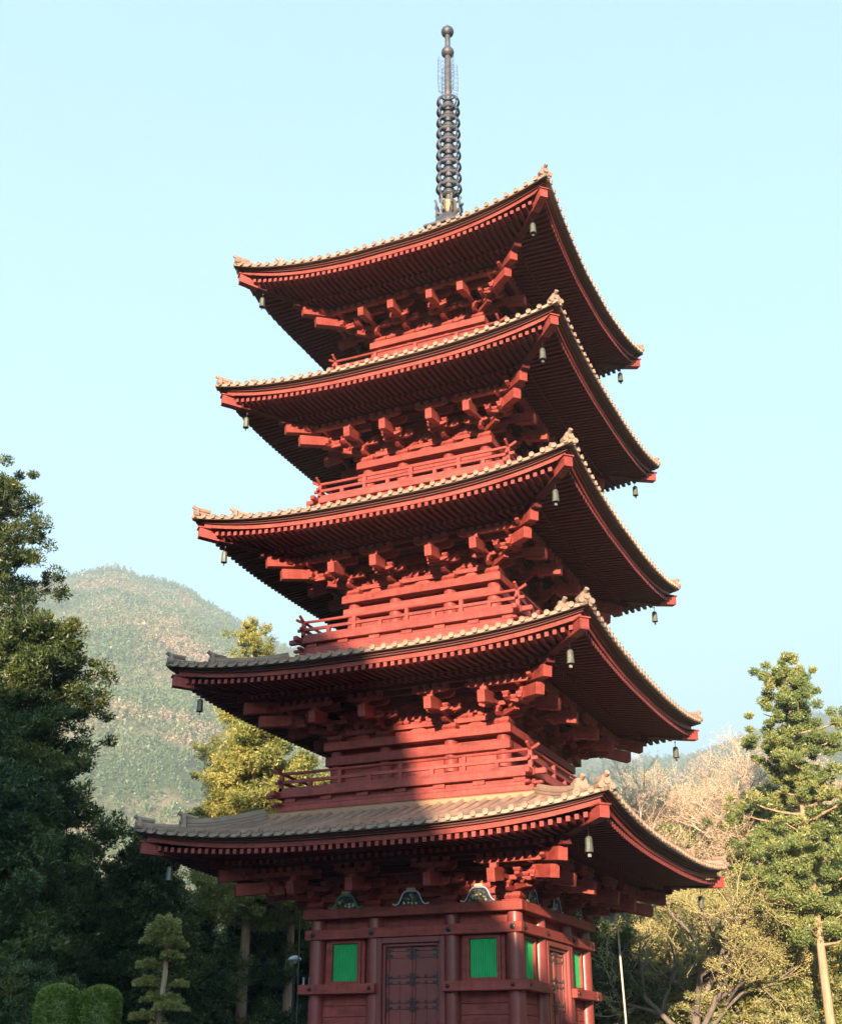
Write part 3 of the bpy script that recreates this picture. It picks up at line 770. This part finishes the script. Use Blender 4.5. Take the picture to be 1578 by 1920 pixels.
for k, d in LV.items():
    for s in (0, 1, 3):
        q = d['R']-.72; x, y = rotp(q, q, s); lab = f'bronze wind bell under the {cn[s]} of the {st_[k-1]}'
        if bell0 is None: bell0 = make_bell(lab); o = bell0
        else: o = dup(bell0, None)
        o.scale = (.78, .78, .82); o['label'] = lab; o.location = (x, y, Z0+flyz(d, q, q)-.26-.19); o.rotation_euler = (0, 0, .4+s*.7)

# ------------------------------------------------------------------ trees
def numesh(name, V, F3, m, parent=None, kind=None):
    V = np.asarray(V, dtype=np.float32); F3 = np.asarray(F3, dtype=np.int32); k = F3.shape[1]
    me = bpy.data.meshes.new(name); me.vertices.add(len(V)); me.vertices.foreach_set('co', V.ravel())
    me.loops.add(F3.size); me.loops.foreach_set('vertex_index', F3.ravel())
    me.polygons.add(len(F3)); me.polygons.foreach_set('loop_start', np.arange(0, F3.size, k, dtype=np.int32))
    me.update(calc_edges=True); me.materials.append(m)
    o = bpy.data.objects.new(name, me); col.objects.link(o)
    if parent: o.parent = parent
    if kind: o['kind'] = kind
    return o
def norm(a): return a/np.maximum(np.linalg.norm(a, axis=1, keepdims=True), 1e-6)
def leaves(centres, radii, n, size=(.06, .2), outward=.75, flat=.9):
    """needle sprays: thin diamonds radiating from clump centres"""
    C = np.repeat(centres, n, axis=0); r = np.repeat(radii, n)[:, None]; N = len(C)
    dr = norm(rng.normal(size=(N, 3))); dr[:, 2] = dr[:, 2]*.8+.12
    rad = rng.random((N, 1))**.5
    P = C+dr*rad*r*np.array([1, 1, flat])
    ax = norm(dr*outward+rng.normal(size=(N, 3))*.5+np.array([0, 0, .25]))
    sd_ = norm(np.cross(ax, rng.normal(size=(N, 3))))
    L = (size[1]*(.6+.8*rng.random((N, 1)))); W = size[0]*(.6+.8*rng.random((N, 1)))
    V = np.stack([P-ax*L*.5+sd_*W, P+ax*L*.6, P-ax*L*.4-sd_*W], axis=1).reshape(-1, 3)
    F = np.arange(3*N).reshape(N, 3)
    return V, F
def limb_mesh(segs, n=5):
    V = []; F = []
    for p0, p1, ra, rb in segs:
        p0 = np.array(p0, float); p1 = np.array(p1, float); dd = p1-p0; L = np.linalg.norm(dd)
        if L < 1e-4: continue
        dd /= L; a = np.cross(dd, [0, 0, 1] if abs(dd[2]) < .9 else [1, 0, 0]); a /= np.linalg.norm(a); b_ = np.cross(dd, a); o = len(V)
        for p, r in ((p0, ra), (p1, rb)):
            for q in range(n):
                t = 2*math.pi*q/n; V.append(p+(a*math.cos(t)+b_*math.sin(t))*r)
        for q in range(n): F.append((o+q, o+(q+1) % n, o+n+(q+1) % n, o+n+q))
    return V, F
def conifer(name, label, loc, h, prof, leafm, bark, crown0=.25, nbr=70, clump=.5, nleaf=110, tr=.28, droop=.15, size=(.028, .125), group=None, seed=1, per=5, wob=.25):
    """prof(t): crown radius at fraction t (0 crown base .. 1 tip)"""
    rs = random.Random(seed)
    o = empty(name, label, 'tree', loc, group=group)
    segs = []; C = []; Rd = []; pts = []
    nz = 12; px = py = 0
    for i in range(nz+1):
        z = h*i/nz; pts.append((px, py, z, tr*(1-.93*(i/nz)**1.1)+.02)); px += rs.uniform(-.05, .05)*wob*2; py += rs.uniform(-.05, .05)*wob*2
    for i in range(nz): segs.append((pts[i][:3], pts[i+1][:3], pts[i][3], pts[i+1][3]))
    TV, TF = limb_mesh(segs, 10); numesh('trunk', TV, TF, bark, o)
    segs = []
    for i in range(nbr):
        t = (i+rs.random())/nbr; z = h*(crown0+(1-crown0)*t*.985)
        fr = z/h*nz; a0 = pts[min(nz, int(fr))]; ang = i*2.4+rs.uniform(-.6, .6)
        L = prof(t)*rs.uniform(.55, 1.18)
        if rs.random() < .12: L *= .5
        base = np.array([a0[0], a0[1], z-.2]); dirn = np.array([math.cos(ang), math.sin(ang), 0])
        npt = max(2, int(L/.55)+1); prev = base
        for j in range(1, npt+1):
            f = j/npt; p = base+dirn*L*f+np.array([rs.uniform(-.12, .12), rs.uniform(-.12, .12), L*(.28*f-droop*f*1.6+.25*f*f)])
            segs.append((prev, p, .045*(1-f)+.02+.01*L, .035*(1-f)+.012)); prev = p
            if f > .3 or L < 1.0:
                for q in range(per if f > .6 else max(1, per-2)):
                    C.append(p+np.array([rs.gauss(0, .30*(1+L*.18)), rs.gauss(0, .30*(1+L*.18)), rs.gauss(.05, .20)])); Rd.append(clump*rs.uniform(.5, 1.15)*(1.0-.35*t))
    for q in range(4): C.append(np.array([pts[-1][0], pts[-1][1], h-.25*q])); Rd.append(clump*.45)
    LV_, LF = limb_mesh(segs, 4); numesh('branches', LV_, LF, bark, o)
    V, F = leaves(np.array(C), np.array(Rd), int(nleaf*1.75), size)
    numesh('crown', V, F, leafm, o)
    return o
def cone(rmax, p=.8, tip=.25): return lambda t: (rmax-tip)*(1-t)**p+tip
def rnd(rmax, tip=.3): return lambda t: rmax*math.sqrt(max(0, 1-(1.0*t)**2.2))*(.75+.25*min(1, t*4))+tip
def copy_tree(src, label, loc, rz, sc):
    c = src.copy(); col.objects.link(c); c.location = loc; c.rotation_euler = (0, 0, rz); c.scale = (sc, sc, sc); c['label'] = label
    for ch in src.children:
        g = ch.copy(); col.objects.link(g); g.parent = c
    return c
# left
LT = conifer('cedar_tree', 'tall loose cedar at the far left edge with ragged sparse top', (-17.9, -1.2, 0), 21.7, lambda t: cone(3.3, .5, .5)(t)+1.1*math.exp(-((t-.70)/.07)**2)+.6*math.exp(-((t-.88)/.05)**2), LEAF_DARK, BARKD, crown0=.2, nbr=105, clump=.55, nleaf=85, seed=3, per=4, droop=.05)
DT = conifer('evergreen_tree', 'broad dark evergreen with rounded top beside the lowest roof on the left', (-13.6, -2.5, 0), 15.2, rnd(2.0, .4), LEAF_DARK, BARKD, crown0=.05, nbr=120, clump=.62, nleaf=80, seed=5, per=5, droop=.12)
conifer('evergreen_tree', 'dark evergreen filling the lower left corner behind the clipped shrubs', (-11.8, -6.0, 0), 9.4, rnd(2.0, .4), LEAF_DARK, BARKD, crown0=.08, nbr=80, clump=.6, nleaf=80, seed=6, per=5)
conifer('evergreen_tree', 'shaded evergreen below the left corner of the lowest roof', (-12.9, 3.4, 0), 8.8, cone(2.3, .7, .4), LEAF_DARK, BARKD, crown0=.05, nbr=90, clump=.6, nleaf=80, seed=8, per=5)
conifer('cedar_tree', 'golden lit cedar left of the pagoda with bare lower trunk', (-12.9, 9.9, 0), 15.6, cone(2.9, .7, .4), LEAF_GOLD, BARK, crown0=.42, nbr=80, clump=.58, nleaf=90, seed=9, per=4, tr=.24)
conifer('cedar_tree', 'tall cedar whose small golden tip shows above the second roof on the left', (-19.0, 18.5, 0), 22.6, cone(2.6, .8, .3), LEAF_GOLD, BARK, crown0=.5, nbr=60, clump=.55, nleaf=70, seed=10, per=4)
conifer('cedar_tree', 'golden cedar with lit reddish trunk close to the left wall of the pagoda', (-11.8, 11.4, 0), 13.2, cone(2.8, .6, .5), LEAF_GOLD, BARK, crown0=.52, nbr=60, clump=.55, nleaf=85, seed=12, per=4, tr=.22)
# right
conifer('cedar_tree', 'tall sunlit cedar at the right edge with pale bare trunk', (7.8, 13.6, 0), 15.6, lambda t: cone(2.5, .55, .3)(t)*(1-.28*math.sin(t*23))*(.7+.3*min(1, t*3)), LEAF_RIGHT, BARK, crown0=.36, nbr=74, clump=.38, nleaf=125, seed=14, per=4, tr=.17, size=(.024, .115))
conifer('cedar_tree', 'smaller green cedar left of the tall sunlit cedar', (4.9, 21.3, 0), 12.3, cone(3.2, .6, .5), LEAF_RIGHT, BARK, crown0=.15, nbr=80, clump=.6, nleaf=85, seed=15, per=4)
conifer('cedar_tree', 'green cedar at the right edge just behind the tall sunlit one', (11.6, 17.5, 0), 11.2, cone(3.0, .6, .5), LEAF_RIGHT, BARK, crown0=.2, nbr=70, clump=.6, nleaf=80, seed=16, per=4)
conifer('cedar_tree', 'yellow green cedar between the bare crown and the tall sunlit cedar', (1.9, 21.0, 0), 11.0, cone(2.3, .6, .4), LEAF_RIGHT, BARK, crown0=.15, nbr=60, clump=.5, nleaf=85, seed=31, per=4, tr=.16)
conifer('cedar_tree', 'low golden green cedar at the lower right in front of the others', (6.1, 18.2, 0), 8.8, cone(2.4, .6, .4), LEAF_GOLD, BARK, crown0=.1, nbr=60, clump=.5, nleaf=80, seed=32, per=4, tr=.15)
OT = conifer('olive_tree', 'loose olive green tree low behind the right eave of the lowest roof', (2.4, 19.2, 0), 8.6, rnd(2.9, .5), LEAF_OLIVE, BARKD, crown0=.1, nbr=70, clump=.5, nleaf=60, seed=17, per=4)
BT = conifer('dark_tree', 'shadowed dense tree beside the right wall of the pagoda', (-2.4, 16.5, 0), 7.2, rnd(3.0, .5), LEAF_DARK, BARKD, crown0=.03, nbr=90, clump=.6, nleaf=70, seed=18, per=5)
ft = 'trees standing behind the pagoda grounds'
spots = [(OT, (4.9, 17.2, 0), 1.0, .85, 'short olive tree left of the pale trunk at lower right'), (OT, (8.6, 24, 0), 2.0, 1.2, 'olive tree between the two right hand cedars'),
         (OT, (-1, 27, 0), 3.1, 1.25, 'olive tree behind the bare crowned tree'), (OT, (4.2, 26, 0), 1.0, 1.15, 'olive tree low in the gap left of the tall sunlit cedar'),
         (BT, (-16.5, 9.5, 0), 2.0, 1.1, 'dark tree behind the golden cedar trunk on the left'),
         (BT, (-13.3, 13.5, 0), 2.9, .95, 'dark tree between the two bare lit trunks'), (BT, (-20.5, 6, 0), 4.0, 1.35, 'dark tree far left behind the broad evergreen'),
         (OT, (-16.5, 17, 0), 1.4, 1.0, 'sunlit olive tree glimpsed between the left trunks'), (BT, (-8.6, 17, 0), 5.0, .9, 'dark tree close behind the left wall of the pagoda'),
         (BT, (-6.4, -9.5, 0), 3.3, .50, 'dark low bush behind the cloud pruned tree')]
for src, loc, rz, sc, lab in spots: copy_tree(src, lab, loc, rz, sc)['group'] = ft

ring = [(-27, -16, DT, .8), (-30, -26, DT, .95), (-26, -38, DT, .85), (-34, -8, DT, 1.0), (-24, -48, DT, .8), (-36, 4, DT, 1.1), (31, -34, BT, 1.5), (34, -22, BT, 1.6), (32, -10, BT, 1.5), (33, 3, DT, .7), (29, 14, DT, .75), (27, 24, BT, 1.4), (36, -46, BT, 1.5)]  # unseen evergreens added round the forecourt to hold back ambient sky
for i, (x, y, src, sc) in enumerate(ring):
    o_ = copy_tree(src, 'evergreen added outside the picture to dim the sky light, number '+['one','two','three','four','five','six','seven'][i % 6 if i < 6 else i-6]+(' left of the forecourt' if i < 6 else ' right of the forecourt')+' counted in the added belt', (x, y, 0), i*1.1, sc); o_['group'] = 'unseen trees added round the forecourt to dim the sky light'

def bare_tree(label, loc, h, spread, seed, depth=6, m=TWIG, trunk_r=.3, name='bare_tree', lean=(0, 0), budm=None, thin=.0055):
    rs = random.Random(seed); o = empty(name, label, 'tree', loc); thick = []; fine = []
    def grow(p, dv, L, r, lev):
        n = 3; q = p; dd = dv.copy()
        for j in range(n):
            dd = (dd+Vector((rs.gauss(0, .11), rs.gauss(0, .11), rs.gauss(.02, .08)))).normalized(); e = q+dd*L/n
            (thick if r > .03 else fine).append((tuple(q), tuple(e), max(thin, r*(1-.2*j/n)), max(thin*.8, r*(1-.2*(j+1)/n)))); q = e
            if lev > 0 and j > 0 or lev == depth and j == 2:
                for _ in range(2 if lev < depth else 4):
                    ax = Vector((rs.gauss(0, 1), rs.gauss(0, 1), rs.gauss(0, .5))).normalized()
                    nd = (dd*.75+ax*.75+Vector((0, 0, .08))).normalized()
                    if lev > 0: grow(q, nd, L*rs.uniform(.58, .80), r*.56, lev-1)
    grow(Vector((0, 0, 0)), Vector((lean[0], lean[1], 1)).normalized(), h*.42, trunk_r, depth)
    V, F = limb_mesh(thick, 7); numesh('trunk', V, F, BARKD, o)
    V, F = limb_mesh(fine, 3); numesh('twigs', V, F, m, o)
    ends = np.array([f[1] for f in fine if f[2] < .012]); V, F = leaves(ends, np.full(len(ends), .16), 5, (.016, .06), flat=1)
    numesh('buds', V, F, budm or LEAF_BUD, o)
    return o
bare_tree('wide bare crowned tree with pale pinkish twigs behind the right eaves', (-.6, 24.2, 0), 14.2, 5, 21, depth=6, lean=(.08, 0))
bare_tree('second bare tree with pale twigs right of the first', (4.0, 25.5, 0), 13.4, 4, 22, depth=6)
bare_tree('low spreading yellow twigged tree under the right end of the lowest eave', (3.4, 14.2, 0), 8.4, 4, 25, depth=5, m=mat('yellow_twigs', (0.30, 0.26, 0.12), (0.42, 0.36, 0.18), rough=.8, scale=1), trunk_r=.2, thin=.006, budm=LEAF_YBUD)

# cloud pruned tree and clipped shrubs
nk = empty('cloud_pruned_tree', 'slim tree pruned into stacked olive pads at lower left', 'tree', (-1.05, -11.7, 0))
MBk = MB(); rs = random.Random(4)
mbn = MB(); mbn.tube([(0, 0, 0), (.05, .03, 1.2), (-.03, 0, 2.3), (.04, .02, 3.2), (.0, 0, 4.0)], [.10, .08, .06, .05, .03], 8); mbn.build('trunk', BARK, nk, smooth=True)
pads = [(0, 4.05, .30, .24), (-.14, 3.83, .28, .17), (.18, 3.75, .27, .15), (.25, 3.5, .2, .10), (-.34, 3.35, .22, .12), (-.4, 3.05, .24, .13), (.36, 3.0, .16, .09), (-.22, 2.78, .26, .13), (.18, 2.75, .22, .11),
        (.30, 2.6, .30, .12), (-.42, 2.45, .30, .12), (.02, 2.2, .34, .15), (-.28, 1.95, .40, .16), (.34, 1.9, .36, .15), (0, 1.6, .55, .2)]
for i, (dx, z, rr, hh) in enumerate(pads):
    dx *= .82; rr *= 1.08; hh *= 1.35; yy = rs.uniform(-.15, .15); n_ = int(7000*rr); Vs = []
    u_ = norm(rng.normal(size=(n_, 3))); u_[:, 2] = np.abs(u_[:, 2])*1.0-.12
    P = u_*np.array([rr, rr, hh])*(.72+.36*rng.random((n_, 1)))*(1+.12*np.sin(u_[:, :1]*9+u_[:, 1:2]*7+i))+np.array([dx, yy, z-hh*.4])
    ax = norm(u_+rng.normal(size=(n_, 3))*.4); s_ = norm(np.cross(ax, rng.normal(size=(n_, 3)))); L = .05; W = .013
    V = np.stack([P-ax*L*.4, P+s_*W, P+ax*L*.7, P-s_*W], axis=1).reshape(-1, 3)
    numesh('foliage_pad', V, np.arange(4*n_).reshape(-1, 4), LEAF_NIWAKI, nk)
    mbb = MB(); mbb.tube([(0, 0, z-.16), (dx*.6, -yy*.6, z-.06), (dx, -yy, z-.03)], [.022, .018, .01], 5); mbb.build('branch', BARKD, nk)
for i, (x, y, h, rr, lab) in enumerate(((-3.18, -12.05, 3.02, .44, 'left one of two round topped clipped shrubs at lower left'), (-2.52, -11.62, 3.0, .44, 'right one of two round topped clipped shrubs at lower left'))):
    n_ = 26000; t = rng.random(n_)*2*math.pi; zz = rng.random(n_)*(h)
    top = h-rr*.75; f = np.clip((zz-top)/(h-top), 0, 1); rad = rr*np.sqrt(np.clip(1-f**2.4, 0, 1))*(.94+.06*np.sin(t*5+zz*3))
    k_ = rng.random(n_)**.15*.98+.03
    P = np.stack([np.cos(t)*rad*k_, np.sin(t)*rad*k_, zz], 1); nrm = norm(np.stack([np.cos(t)*(1-f), np.sin(t)*(1-f), f*1.2+.1], 1))
    ax = norm(nrm+rng.normal(size=(n_, 3))*.5); s_ = norm(np.cross(ax, rng.normal(size=(n_, 3)))); L, W = .05, .018
    V = np.stack([P-ax*L*.4, P+s_*W, P+ax*L*.7, P-s_*W], axis=1).reshape(-1, 3)
    sh = empty('clipped_shrub', lab, 'shrub', (x, y, 0)); numesh('foliage', V, np.arange(4*n_).reshape(-1, 4), LEAF_CLIP, sh)
    mbb = MB(); mbb.lathe([(.06, 0), (rr*.8, .3), (rr*.86, top), (rr*.5, h-.12), (.05, h-.08)], n=20); mbb.build('inner_growth', LEAF_CLIP, sh, smooth=True)

# lamp post left of the wall
lp = empty('street_lamp', 'white saucer lamp on a slim dark post left of the pagoda', 'lamp', (-6.52, 2.66, 0))
mb = MB(); mb.tube([(0, 0, 0), (0, 0, 4.55)], .045, 10); mb.build('post', IRON, lp, smooth=True)
mb = MB(); mb.lathe([(.03, 4.74), (.10, 4.72), (.19, 4.66), (.21, 4.61), (.19, 4.59), (.08, 4.56), (.05, 4.5)], n=20); mb.build('saucer_shade', LAMPW, lp, smooth=True)
mb = MB(); mb.tube([(-.1, 0, 4.12), (.55, .2, 4.12)], .02, 6); mb.build('cross_arm', IRON, lp)
for x in (.28, .45):
    mb = MB(); mb.tube([(x, -.36*x, 4.1), (x, -.36*x, 3.9)], .03, 6); mb.lathe([(.03, 3.9), (.075, 3.84), (.08, 3.76), (.02, 3.74)], u=x, v=-.36*x, n=10); mb.build('spotlight', LAMPW, lp, smooth=True)
cb = MB(); cb.tube([(0, 0, 0), (.0, 0, 2.8), (-.03, 0, 5.3), (-.05, 0, 5.9)], .018, 6); o = cb.build('conductor_pipe', IRON); o.location = (-3.35, -2.6, 0); tag(o, 'thin black vertical pipe beside the left wall of the pagoda', 'pipe')
cb = MB(); cb.tube([(.0, 0, 0), (-.01, 0, 2.9), (-.08, .0, 5.3)], .028, 8); o = cb.build('slim_pole', BAMBOO, smooth=True); o.location = (3.3, 4.64, 0); tag(o, 'slim pale pole standing right of the pagoda', 'pole')

# ------------------------------------------------------------------ hall and trees behind the viewer (they throw the long shade)
hd = sv.copy()
def sunpos(s, D): return (s*math.cos(SUN_AZ)+D*math.sin(SUN_AZ), s*math.sin(SUN_AZ)-D*math.cos(SUN_AZ))
hall = empty('temple_hall', 'large temple hall with steep dark gabled roof standing behind the viewer', 'hall')
HX, HY = sunpos(-4.6, 62); RID = 8.1+Z0+62*math.tan(SUN_EL)
hall.location = (HX, HY, 0); hall.rotation_euler = (0, 0, SUN_AZ+R(48))   # ridge runs along local -x from the gable at x=0
hw = 19.65; ez = RID-12.8; 
mb = MB(); prof = []      # outline shaped to throw the shade edge seen on the pagoda: shallow crest, steep gable, wide lower roof
for a, h in ((-4.6, 8.1), (-3.85, 7.6), (-2.5, 6.5), (-1.3, 4.9), (-.75, 3.5), (-.15, 1.7), (.67, .15), (1.3, -.4), (2.2, -1.5), (2.9, -2.3), (5, -4.0), (10, -7.0)):
    w_ = (a+4.6)/.743; prof.append((w_, RID-((8.1-h)-.118*w_)))
n_ = len(prof)-1
for sg in (-1, 1):
    top = [(-46, sg*a, z) for a, z in prof]; top2 = [(0, sg*a, z) for a, z in prof]; bo = [(-46, sg*a, z-.7) for a, z in prof]; bo2 = [(0, sg*a, z-.7) for a, z in prof]
    pts = top+top2+bo+bo2; N = n_+1; F = []
    for i in range(n_): F += [(i, i+1, N+i+1, N+i), (2*N+i, 3*N+i, 3*N+i+1, 2*N+i+1), (N+i, N+i+1, 3*N+i+1, 3*N+i), (i, 2*N+i, 2*N+i+1, i+1)]
    F.append((n_, 2*N+n_, 3*N+n_, N+n_)); mb.add(pts, F)
mb.build('roof', HALLTILE, hall)
mb = MB(); mb.box(-46, 0, -.5, .5, RID-.3, RID+.35); mb.build('ridge', HALLTILE, hall)
mb = MB(); mb.box(-43, -2.5, -hw+4, hw-4, 0, ez+2); mb.add([(-2.5, -hw+8, ez+1), (-2.5, hw-8, ez+1), (-2.5, 0, RID-2.5)], [(0, 1, 2)]); mb.build('wall', PLASTER, hall)
for i in range(4):
    x, y = sunpos(-30-i*8, 70+i*6); copy_tree(LT, f'cedar standing behind the viewer beside the hall, {["nearest the hall", "second out", "third out", "outermost"][i]}', (x, y, 0), i*1.3, .95)

# ------------------------------------------------------------------ hills
CX, CY = 13.5, -32.0
def ridge_az(az):     # az: angle from +Y towards -X in degrees, as seen from the forecourt
    xs = [-180, -150, -110, -60, -40, -8, 0, 4.4, 6, 12, 18, 21.9, 24, 28, 32, 36, 39.6, 43, 48, 60, 80, 120, 150, 180]
    rr = [2000, 2000, 1500, 1500, 2000, 2850, 2850, 2850, 2750, 2000, 1400, 1200, 1100, 1100, 1100, 1100, 1100, 1100, 1100, 1100, 1100, 1100, 1600, 2000]
    hh = [110, 130, 330, 380, 440, 600, 620, 690, 690, 455, 310, 320, 322, 338, 366, 409, 423, 402, 370, 320, 330, 360, 250, 110]
    return np.interp(az, xs, rr)*1.75, np.interp(az, xs, hh)*1.75
na, nr_ = 700, 80
AZ = np.linspace(-180, 180, na); TT = np.linspace(0, 1.25, nr_)
A, Tm = np.meshgrid(AZ, TT); rr, hh = ridge_az(A)
r0 = np.full_like(A, 420.0); RRm = r0+(rr-r0)*Tm
prof = np.where(Tm < 1, Tm**.85, 1-.9*(Tm-1)**1.2)
def fbm(x, y):
    s = 0
    for a, fx, fy, ph in ((1, .011, .004, 0), (.6, .023, .017, 2), (.4, .05, .041, 4), (.22, .11, .083, 1)): s = s+a*np.sin(x*fx*6+ph+1.7*np.sin(y*fy*4+ph))*np.cos(y*fy*5+ph)
    return s
Xh = CX-RRm*np.sin(np.radians(A)); Yh = CY+RRm*np.cos(np.radians(A))
Hh = hh*prof-1+fbm(Xh*.2, Yh*.2)*16*np.clip(Tm*(1.0-.55*(Tm > .9)), 0, 1)
V = np.stack([Xh, Yh, Hh], -1).reshape(-1, 3); idx = np.arange(na*nr_).reshape(nr_, na)
F = np.stack([idx[:-1, :-1], idx[:-1, 1:], idx[1:, 1:], idx[1:, :-1]], -1).reshape(-1, 4)
HILLG = mat('hill_ground', (0.10, 0.11, 0.06), (0.34, 0.24, 0.17), rough=1, scale=.01, c3=(0.09, 0.11, 0.055), spec=0.05)
structure(numesh('hills', V, F, HILLG))
LEAF_HILL_ = None
LEAF_HILL = leafmat('hill_forest_foliage', (0.07, 0.12, 0.065), (0.14, 0.19, 0.095), (0.42, 0.28, 0.20), sc=.0075, trans=.1)
def hill_at(az, t):
    rr, hh = ridge_az(az); r = 420+(rr-420)*t; x = CX-r*np.sin(np.radians(az)); y = CY+r*np.cos(np.radians(az))
    pf = np.where(t < 1, t**.85, 1-.9*np.clip(t-1, 0, 9)**1.2)
    return x, y, hh*pf-1+fbm(x*.2, y*.2)*16*np.clip(t*(1.0-.55*(t > .9)), 0, 1), r
NT = 58000
az = np.concatenate([rng.uniform(23, 48, 44000), rng.uniform(-4, 23, NT-44000)]); t = rng.random(NT)**.95*1.02
x, y, z, r = hill_at(az, t)
hgt = rng.uniform(6, 17, NT)*rng.uniform(.7, 1.1, NT)*np.where(az < 20, 1.3, 1.0)*np.clip(.30+t*.8, 0, 1.05); rad = hgt*rng.uniform(.22, .42, NT); K = 15
dr = norm(rng.normal(size=(NT*K, 3))); hz_ = rng.random((NT*K, 1))**.8
tc_ = np.repeat(np.stack([x, y, z], -1), K, axis=0); rd_ = np.repeat(rad, K)[:, None]; hg_ = np.repeat(hgt, K)[:, None]
ctr = tc_+np.concatenate([dr[:, :2]*rd_*(1.05-hz_**1.3), hz_*hg_*.95], 1)
sz = rd_*rng.uniform(.45, .95, (NT*K, 1))*(1.15-.6*hz_)
A1 = norm(rng.normal(size=(NT*K, 3))+dr*.6); B1_ = norm(np.cross(A1, rng.normal(size=(NT*K, 3))))
V = np.stack([ctr-A1*sz*.5+B1_*sz*.5, ctr+A1*sz*.7, ctr-A1*sz*.5-B1_*sz*.5], 1); F = np.arange(3*NT*K).reshape(-1, 3)
o = numesh('forest', V.reshape(-1, 3), F, LEAF_HILL, kind='stuff'); tag(o, 'distant hazy forest covering the hillsides behind the pagoda', 'forest')

# ------------------------------------------------------------------ haze
mb = MB(); mb.box(-5200, 2600, -5800, 145, -3, 1300)
hz = mb.build('haze', RED); hz.data.materials.clear()
hm = bpy.data.materials.new('haze_air'); hm.use_nodes = True; hn = hm.node_tree; hn.nodes.clear()
ho = hn.nodes.new('ShaderNodeOutputMaterial'); hv_ = hn.nodes.new('ShaderNodeVolumePrincipled')
hv_.inputs['Color'].default_value = (.72, .93, 1, 1); hv_.inputs['Density'].default_value = .00033; hv_.inputs['Anisotropy'].default_value = 0.0
hn.links.new(hv_.outputs[0], ho.inputs['Volume']); hz.data.materials.append(hm); hz['kind'] = 'stuff'
hz['label'] = 'pale blue haze in the air over the valley'; hz['category'] = 'haze'
